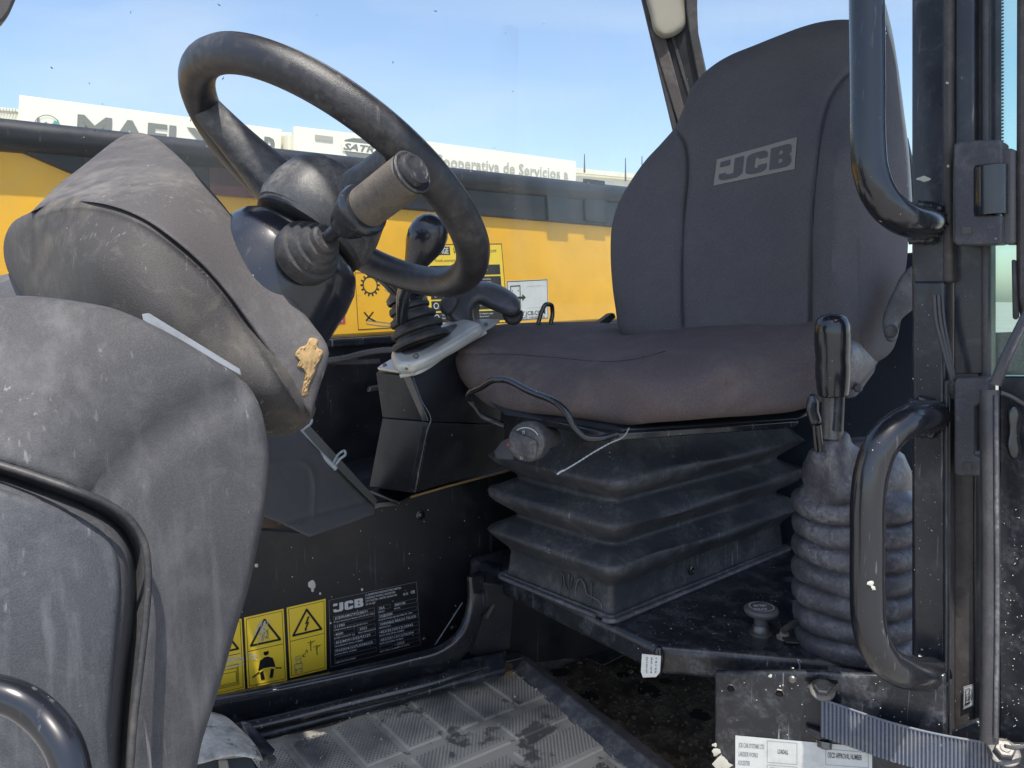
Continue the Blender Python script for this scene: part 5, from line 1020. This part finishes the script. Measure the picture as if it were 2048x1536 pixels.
def ringp(r0_, r1_, z): return [*(np.array([k0[0] + r * math.cos(t), k0[1] + r * math.sin(t), z]) for r in (r0_, r1_) for t in np.linspace(0, 2 * math.pi, 32, endpoint=False))]
mesh('print', ringp(22 * k_, 20.6 * k_, cz), [(i, (i + 1) % 32, 32 + (i + 1) % 32, 32 + i) for i in range(32)], M_wink, pk, smooth=False)
hp2 = hpl(cz + .0001); ck = lambda x, y: hp2.at(x, y)
for i, (s, yy) in enumerate((('BATTERY', 1213), ('ISOLATE', 1220))):
    vs_, f_ = text_mesh(s, .02); kx = 26 / vs_[:, 0].max(); mesh('lettering', [hp2.at(1508 + x * kx, yy - y * 5.5) for x, y in vs_], f_, M_wink, pk, smooth=False)
hp2 = HP
c = HP.at(1568, 1276); lathe('platform_plug', c, c + [0, 0, .02], [(0, .013), (.003, .013), (.005, .009), (.012, .007), (.014, .004)], M_cream, plt, sec=16)
slab('cable_grommet', HP, [(1560, 1276), (1580, 1266), (1612, 1282), (1600, 1292), (1572, 1290)], .004, M_rub, plt, off=.006, bevel=.002)
tubepx('platform_cable', [(1566, 1262, 1.27), (1580, 1252, 1.28), (1600, 1240, 1.30)], 7, M_rub, plt, sec=10)
# loose grit and scuffs on the platform
def pg():
    x, y = RNG.uniform(1260, 1700), RNG.uniform(1180, 1300); return HP.at(x, y, .0003)
stones(pg, 150, .0003, .0009, 'loose_grit', grit, plt)
# ================================================================== LOWER SIDE PANEL, STRAP, LABEL
LP = vpl((1430, 1420, 1.17), (2048, 1420, 1.00))
sp_ = thing('lower_side_panel', 'speckled black steel panel below the platform, with bolts and a white label', 'panel', LP.at(1430, 1536))
slab('panel_sheet', LP, [(1429, 1344), (1640, 1344), (1700, 1350), (1893, 1350), (1893, 1484), (2300, 1504), (2300, 1760), (1429, 1760)], .012, M_plat, sp_, bevel=.004)
for x, y in ((1462, 1376), (1559, 1386)):
    c = LP.at(x, y, .0005); a_ = nrm(np.cross(LP.n, [0, 0, 1])); b_ = np.cross(LP.n, a_); r_ = 8 * 1.15 / FOC
    ring_ = lambda rr, off: [c + LP.n * off + rr * (math.cos(t) * a_ + math.sin(t) * b_) for t in np.linspace(0, 2 * math.pi, 6, endpoint=False)]
    o = mesh('hex_hole', ring_(r_, .0003) + ring_(r_ * 1.22, .0003) + ring_(r_ * .96, .0012), [(0, 1, 2, 3, 4, 5)], MATS['hb'], sp_, smooth=False); mesh('hole_rim', ring_(r_ * 1.2, .0002) + ring_(r_, .0018), [(i, (i + 1) % 6, 6 + (i + 1) % 6, 6 + i) for i in range(6)], M_steel, o, smooth=False)
c = LP.at(1585, 1358, 0); lathe('plug', c, c + LP.n, [(0, .006), (.003, .006), (.005, .004)], M_steel, sp_, sec=10)
for nm, pts in (('bracket_slot', [(1610, 1354), (1676, 1361), (1676, 1368), (1610, 1361)]), ('bracket_slot', [(1612, 1445), (1650, 1456), (1650, 1462), (1612, 1452)])): slab(nm, LP, pts, .001, MATS['hb'], sp_, bevel=0, off=.0012)
slab('strap_bracket', LP, [(1612, 1366), (1630, 1362), (1660, 1362), (1676, 1368), (1668, 1380), (1650, 1388), (1632, 1384)], .012, M_steel, sp_, off=.012, bevel=.004, segs=3, label='bright lipped bracket at the head of the strap')
slab('strap_bracket', LP, [(1612, 1446), (1640, 1456), (1662, 1464), (1664, 1474), (1640, 1474), (1622, 1462)], .012, M_plat, sp_, off=.012, bevel=.004, segs=3)
c = LP.at(1646, 1370, .016); bolt('bolt', c, nrm(LP.n + np.array([0, 0, 1.7])), .0115, M_steel, sp_, h=.012)
c = LP.at(1650, 1478, .006); bolt('bolt', c, nrm(LP.n * .5 + np.array([0, 0, -1])), .010, M_steel, sp_, h=.010, washer=False)
vs, fs = [], []
for (x, y, r_) in ((1432, 1505, 9), (1440, 1522, 14), (1452, 1530, 12), (1430, 1490, 5), (1787, 1519, 5), (1540, 1352, 4), (1560, 1372, 2), (1586, 1336, 2)) + tuple((RNG.uniform(1440, 1990), RNG.uniform(1345, 1530), RNG.uniform(.5, 1.6)) for _ in range(60)):
    b = len(vs); m = 9; vs.append(LP.at(x, y, .0014))
    for j in range(m): t = 2 * math.pi * j / m; q = r_ * RNG.uniform(.55, 1.3); vs.append(LP.at(x + q * math.cos(t), y + q * math.sin(t), .0004))
    fs += [(b, b + 1 + j, b + 1 + (j + 1) % m) for j in range(m)]
mesh('paint_chips', vs, fs, M_dot, sp_, kind='stuff')
def d_lab(p):
    p.base = 'l'; p.rect('l', 0, 0, 0, 1, 1)
    for i, t in enumerate(('JCB CAB SYSTEMS LTD', 'LAKESIDE WORKS', 'ROCESTER', 'UTTOXETER, STAFFS', 'ST14 5JP', 'ENGLAND')): p.text('g', 1, .025, .10 + i * .08, .040, t, .01, w=(.20, .15, .09, .17, .09, .08)[i])
    p.text('k', 1, .325, .13, .04, 'LOADALL', .01, w=.08); p.text('k', 1, .27, .30, .04, 'MAX UNLADEN MASS', .01, w=.17); p.text('k', 1, .31, .40, .04, '14750 KG', .01, w=.09); p.text('k', 1, .26, .50, .04, 'YEAR OF MANUFACTURE', .01, w=.19)
    p.text('k', 1, .69, .13, .05, 'OECD APPROVAL NUMBER', .01, w=.24)
    for u, a_ in ((.69, ('ROPS', 'COMPLIANT', '80 KN ISO', '3471:2008')), (.84, ('FOPS', 'COMPLIANT', '80 KN ISO', '3449:2005'))):
        for i, t in enumerate(a_): p.text('g', 1, u, .32 + i * .075, .038, t, .01, w=.09)
    p.frame('g', 1, .245, .02, .47, .22, .003); p.frame('g', 1, .245, .24, .47, .55, .003); p.frame('g', 1, .675, .05, .975, .20, .003); p.frame('g', 1, .675, .24, .815, .62, .003); p.frame('g', 1, .825, .24, .975, .62, .003)
    p.poly('k', 1, [(.13, .46), (.195, .46), (.215, .62), (.15, .62)]); jcb(p, 'l', 2, .142, .50, .202, .58)
sticker([(1471, 1470), (1744, 1494), (1746, 1700), (1470, 1690)], 'white printed label plate at the bottom edge', MP, d_lab, LP, sp_, 'label_plate', {'k': 'lettering', 'g': 'lettering', 'l': 'lettering'}, lift=.0012)
# webbing strap
ws = thing('webbing_strap', 'ribbed blue-grey webbing strap bolted across the lower panel', 'strap', LP.at(1642, 1460))
def edge3(t, top):
    x = 1642 + (2006 - 1642) * t
    y = (1387 + (1478 - 1387) * t) if top else (1462 + (1560 - 1462) * t)
    y += 5 * math.sin(math.pi * t) * (1 if top else .6); return LP.at(x, y, .014 + .012 * math.sin(math.pi * t))
n = 40; vs = [edge3(i / n, j) for i in range(n + 1) for j in (1, 0)]; uv = [(i / n * 1.0, j) for i in range(n + 1) for j in (1, 0)]
nv = LP.n * .002; vs2 = vs + [v - nv for v in vs]; b = len(vs)
fs = [(2 * i, 2 * i + 2, 2 * i + 3, 2 * i + 1) for i in range(n)] + [(b + 2 * i, b + 2 * i + 2, b + 2 * i + 3, b + 2 * i + 1) for i in range(n)] + [(2 * i, 2 * i + 2, b + 2 * i + 2, b + 2 * i) for i in range(n)] + [(2 * i + 1, 2 * i + 3, b + 2 * i + 3, b + 2 * i + 1) for i in range(n)] + [(0, 1, b + 1, b), (2 * n, 2 * n + 1, b + 2 * n + 1, b + 2 * n)]
mesh('webbing', vs2, fs, M_strap, ws, uvs=uv + uv, ang=60)
vs, fs = [], []
for i in range(46):            # woven cords across the strap
    t = (i + .5) / 46; a_, b_ = edge3(t, 1) + nv * .3, edge3(t, 0) + nv * .3; w_ = (edge3(min(1, t + .006), 1) - edge3(max(0, t - .006), 1)) * .5; s = len(vs)
    for e_ in (a_, b_): vs += [e_ - w_, e_ + nv * .7, e_ + w_]
    fs += [(s, s + 1, s + 4, s + 3), (s + 1, s + 2, s + 5, s + 4)]
mesh('woven_cords', vs, fs, mat('webbing_cord', (.16, .18, .235), .75, dust=((.34, .31, .26), 9, .5, .53), grain=(900, .4)), ws, kind='stuff')
tube('hem', [edge3(t, 1) + nv * .4 for t in np.linspace(0, 1, 30)], .0016, M_strap, ws, sec=8)
c = LP.at(2002, 1488, .022); bolt('strap_bolt', c, nrm(LP.n + np.array([0, 0, 1.5])), .0125, M_steel, ws, h=.013)
# ================================================================== FRONT POST, SEALS, HINGES
PP = vpl((1822, 700, 1.10), (2048, 700, 1.00))
po = thing('door_post', 'thick black door post at the right with two welded grab handles', 'post', PP.at(1860, 1400))
def strip(name, x0, x1, y0, y1, off, th_, m, par=None, bev=.003, **k): return slab(name, PP, [(x0, y0), (x1, y0), (x1, y1), (x0, y1)], th_, m, par or po, off=off, bevel=bev, segs=3, **k)
strip('post_face', 1822, 1893, -60, 1500, 0, .06, M_post, bev=.005)
strip('post_edge', 1887, 1907, -60, 565, .006, .03, M_brown, bev=.005); strip('post_edge', 1890, 1904, 760, 1500, .006, .02, M_seal, bev=.003)
strip('post_flange', 1905, 1948, -60, 300, -.004, .05, M_post, bev=.004); strip('post_channel', 1945, 1960, -60, 1500, -.02, .03, M_rub, bev=.002)
strip('channel_back', 1900, 1950, 480, 1500, -.016, .03, M_brown, bev=.002)
strip('inner_post', 1900, 1962, 480, 750, -.0155, .02, M_post, bev=.002)
strip('glass_seal', 1956, 1976, -60, 1500, -.01, .03, M_seal, bev=.005)
strip('lower_channel', 1940, 1962, 900, 1500, -.010, .03, M_gloss, bev=.004)
strip('socket_sleeve', 1826, 1892, 562, 1500, .004, .06, M_post, bev=.005)
tubepx('sleeve_bead', [(1826, 566, 1.095), (1850, 562, 1.085), (1880, 560, 1.07)], 3, M_post, po, sec=8)
for xx in (1893, 1899): tubepx('seal_lip', [(xx, 770, 1.055), (xx, 1100, 1.055), (xx - 2, 1480, 1.055)], 1.6, M_post, po, sec=8, per=4)
def handle(name, pts, rp, lab):
    o = tubepx(name, pts, rp, M_tube, po, per=14, sec=28, label=lab); return o
handle('grab_handle', [(1733, -160, .985), (1733, -40, .985), (1734, 60, .985), (1735, 180, .985), (1736, 290, .985), (1741, 342, .985), (1756, 386, .985), (1782, 420, .99), (1815, 440, 1.01), (1850, 446, 1.05), (1872, 446, 1.09)], 33, 'upper grab handle')
handle('grab_handle', [(1872, 832, 1.09), (1852, 834, 1.04), (1822, 841, 1.0), (1790, 860, .985), (1762, 892, .98), (1744, 940, .98), (1736, 1000, .98), (1735, 1080, .98), (1735, 1180, .98), (1738, 1245, .98), (1750, 1290, .98), (1774, 1325, .985), (1805, 1343, 1.0), (1840, 1348, 1.04), (1868, 1348, 1.085)], 33, 'lower grab handle with flaked paint')
def blob(c, R0, rt, m, par, name='weld_bead'):
    n_ = 36; pts = []
    for i in range(n_): t = 2 * math.pi * i / n_; q = R0 * (1 + .06 * math.sin(7 * t) + .04 * math.sin(13 * t + 1)); pts.append(c + a2 * q * math.cos(t) + b2 * q * math.sin(t))
    tube(name, pts, [rt * (1 + .25 * math.sin(i * 2.3)) for i in range(n_)], m, par, sec=10, closed=True)
a2 = nrm(np.cross(PP.n, [0, 0, 1])); b2 = np.cross(PP.n, a2)
for y in (447, 834, 1348): blob(PP.at(1851, y, .008), 35 * 1.08 / FOC, .0055, M_post, po)
vs, fs = [], []
HPf = Plane(P(1748, 1170, .958), -FWD)
for (x, y, r_, pl_, of) in ((1741, 1166, 7, HPf, 0), (1747, 1176, 5, HPf, .0), (1845, 358, 9, PP, .001), (1903, 335, 3, PP, .014), (1902, 170, 3, PP, .014), (1840, 1395, 2, PP, .001)) + tuple((RNG.uniform(1826, 1888), RNG.uniform(600, 1480), RNG.uniform(.4, 1.5), PP, .0052) for _ in range(70)) + tuple((RNG.uniform(2002, 2046), RNG.uniform(1000, 1530), RNG.uniform(.5, 1.6), PP, .0062) for _ in range(60)):
    b = len(vs); m = 9; vs.append(pl_.at(x, y, of + .0012))
    for j in range(m): t = 2 * math.pi * j / m; q = r_ * RNG.uniform(.6, 1.3); vs.append(pl_.at(x + q * math.cos(t) * (1.6 if r_ > 8 else 1), y + q * math.sin(t) * (.6 if r_ > 8 else 1), of + .0002))
    fs += [(b, b + 1 + j, b + 1 + (j + 1) % m) for j in range(m)]
mesh('paint_chips', vs, fs, M_dot, po, kind='stuff')
# seal strips hanging from the sleeve and the open door's seal
ds = thing('door_seal', 'loose ribbed door seal slanting down the post beside the sleeve', 'seal', PP.at(1905, 790))
for k, (dx_, r_) in enumerate(((0, 3.5), (8, 4), (16, 3))): tubepx('seal_rib', [(1868 + dx_, 590, 1.05), (1872 + dx_, 640, 1.05), (1884 + dx_ * .8, 690, 1.048), (1898 + dx_ * .5, 740, 1.045), (1906 + dx_ * .2, 768, 1.045)], r_, M_seal, ds, sec=10)
lathe('seal_end', P(1906, 762, 1.045), P(1908, 800, 1.05), [(0, .003), (.004, .006), (.015, .006), (.02, .004), (.024, .0035)], M_rub, ds, sec=12)
dr = thing('cab_door', 'open cab door edge at the far right, black speckled panel below tinted glass', 'door', PP.at(2040, 1530, .0))
M_hinge = mat('hinge_plastic', (.045, .045, .055), .5, grain=(500, .25), dust=((.15, .15, .16), 12, .5, .5), specks=(60, .6))
# hinges
def hinge(name, pts, notch, label, boxy, par):
    return slab('hinge', PP, pts, .035, M_hinge, dr, off=.034, bevel=.006, segs=3, label=label)
h1 = hinge('hinge', [(1924, 296), (1932, 290), (1960, 288), (2012, 286), (2018, 292), (2018, 336), (1966, 338), (1964, 345), (1964, 430), (1968, 434), (2018, 434), (2018, 486), (2012, 491), (1930, 493), (1924, 488)], None, 'upper black door hinge with a round pin, beside the upper grab handle', 1, po)
hc0, hc1 = PP.at(1991, 433, .022), PP.at(1991, 337, .022); lathe('hinge_pin', hc0, hc1, [(0, .0195), (.0005, .0195), (np.linalg.norm(hc1 - hc0) - .0005, .0195), (np.linalg.norm(hc1 - hc0), .019)], M_tube, h1, sec=32)
slab('hinge_back', PP, [(2010, 300), (2036, 300), (2036, 490), (2010, 490)], .03, M_trim, h1, off=.018, bevel=.004); slab('hinge_slot', PP, [(1941, 458), (1960, 457), (1960, 470), (1941, 471)], .001, M_gloss, h1, off=.0352, bevel=.0)
h2 = hinge('hinge', [(1924, 762), (1930, 752), (1990, 752), (1992, 800), (1972, 802), (1964, 808), (1964, 900), (1968, 906), (1990, 908), (1990, 938), (1984, 944), (1930, 944), (1924, 938)], None, 'lower black door hinge with a long slot, behind the lower door seal', 1, po)
slab('hinge_slot', PP, [(1962, 806), (1972, 806), (1970, 896), (1960, 900)], .03, M_gloss, h2, off=.02, bevel=.001); slab('hinge_slot', PP, [(1941, 918), (1960, 918), (1959, 932), (1941, 932)], .001, M_gloss, h2, off=.0352, bevel=.0)
DP = vpl((1998, 700, 1.005), (2300, 700, .93))
strip('door_panel', 1998, 2320, 752, 1760, .006, .03, M_plat, dr, bev=.004)
slab('door_frame', PP, [(2036, -120), (2070, -120), (2070, 640), (2044, 640), (2034, 600)], .03, M_brown, dr, off=.01, bevel=.006)
slab('frame_seal', PP, [(2030, 520), (2037, 520), (2043, 634), (2038, 640), (2032, 636)], .01, M_rub, dr, off=.018, bevel=.003)
slab('door_glass', PP, [(1974, -120), (2040, -120), (2040, 760), (1974, 760)], .005, M_glass2, dr, off=-.03, bevel=0)
slab('glass_border', PP, [(1974, -120), (1992, -120), (1992, 300), (1974, 300)], .002, M_post, dr, off=-.024, bevel=0)
vs, fs = [], []
for i in range(44):
    y = -10 + i * 7; c = PP.at(1995, y, -.0235); b = len(vs); n_ = 8
    vs += [c + 2.1 * 1.1 / FOC * (a2 * math.cos(t) + b2 * math.sin(t)) for t in np.linspace(0, 2 * math.pi, n_, endpoint=False)]; fs.append(tuple(range(b, b + n_)))
mesh('glass_dots', vs, fs, M_post, dr, smooth=False, kind='stuff')
tubepx('seal_tube', [(1979, 780, .985), (1979, 900, .985), (1981, 1100, .985), (1980, 1300, .985), (1978, 1482, .985)], 17, M_seal, dr, sec=20, per=8)
tubepx('seal_bead', [(1992, 790, .972), (1993, 1000, .972), (1994, 1250, .972), (1991, 1475, .972)], 4, M_gait, dr, sec=10, per=8)
tubepx('seal_arm', [(2090, 560, .96), (2056, 628, .965), (2030, 680, .97), (2006, 730, .975), (1990, 770, .98)], 12, M_seal, dr, sec=16, ell=(.6, 1))
tubepx('seal_arm_lip', [(2088, 575, .945), (2058, 634, .95), (2034, 682, .955), (2010, 732, .96)], 3, M_gait, dr, sec=8)
tubepx('door_cable', [(2000, 785, .985), (2020, 792, .985), (2048, 808, .985), (2090, 825, .985)], 4, M_seal, dr, sec=10)
relief('latch_pocket', [(2018, 818), (2026, 810), (2036, 812), (2043, 826), (2040, 850), (2040, 880), (2043, 905), (2036, 918), (2022, 916), (2014, 900), (2016, 860)], lambda q: np.full(len(q), .985), M_gloss, dr, Rp=9, edge=.006, thick=.006, step=4)
slab('door_stay', PP, [(1900, 1462), (1952, 1440), (1966, 1452), (1966, 1480), (1900, 1482)], .02, M_post, po, off=.0, bevel=.003)
tubepx('stay_wire', [(2010, 1492, .97), (2030, 1496, .97), (2060, 1488, .97)], 4, M_seal, ws, sec=8)
fsq = [(1921, 1380), (1943, 1373), (1943, 1416), (1920, 1426)]
def d_fuel(p):
    p.base = 'l'; p.rect('l', 0, 0, 0, 1, 1); p.frame('k', 1, .04, .03, .96, .97, .03)
    p.frame('k', 2, .22, .14, .60, .80, .06); p.frame('k', 2, .30, .50, .52, .68, .05); p.rect('k', 2, .14, .80, .68, .85); p.line('k', 2, [(.22, .42), (.60, .36)], .05); p.line('k', 2, [(.60, .22), (.78, .26), (.84, .62), (.76, .72), (.70, .60), (.70, .44)], .05)
sticker(fsq, 'white sticker with a fuel pump drawing', MP, d_fuel, PP, po, 'fuel_sticker', {'k': 'symbol'}, lift=-.013)
# ================================================================== CAB ROOF (unseen above the frame; overhang and cut corner shaped to shade the inside)
zr = 3.02; rq = [np.array([-1.1, 1.35, zr]), np.array([.05, 2.15, zr]), np.array([1.6, 2.0, zr]), np.array([1.15, .50, zr]), np.array([-.08, .46, zr])]
rf = hull('roof', [q + [0, 0, h] for q in rq for h in (0, .08)], M_post, cab, bevel=.01, raw=True)
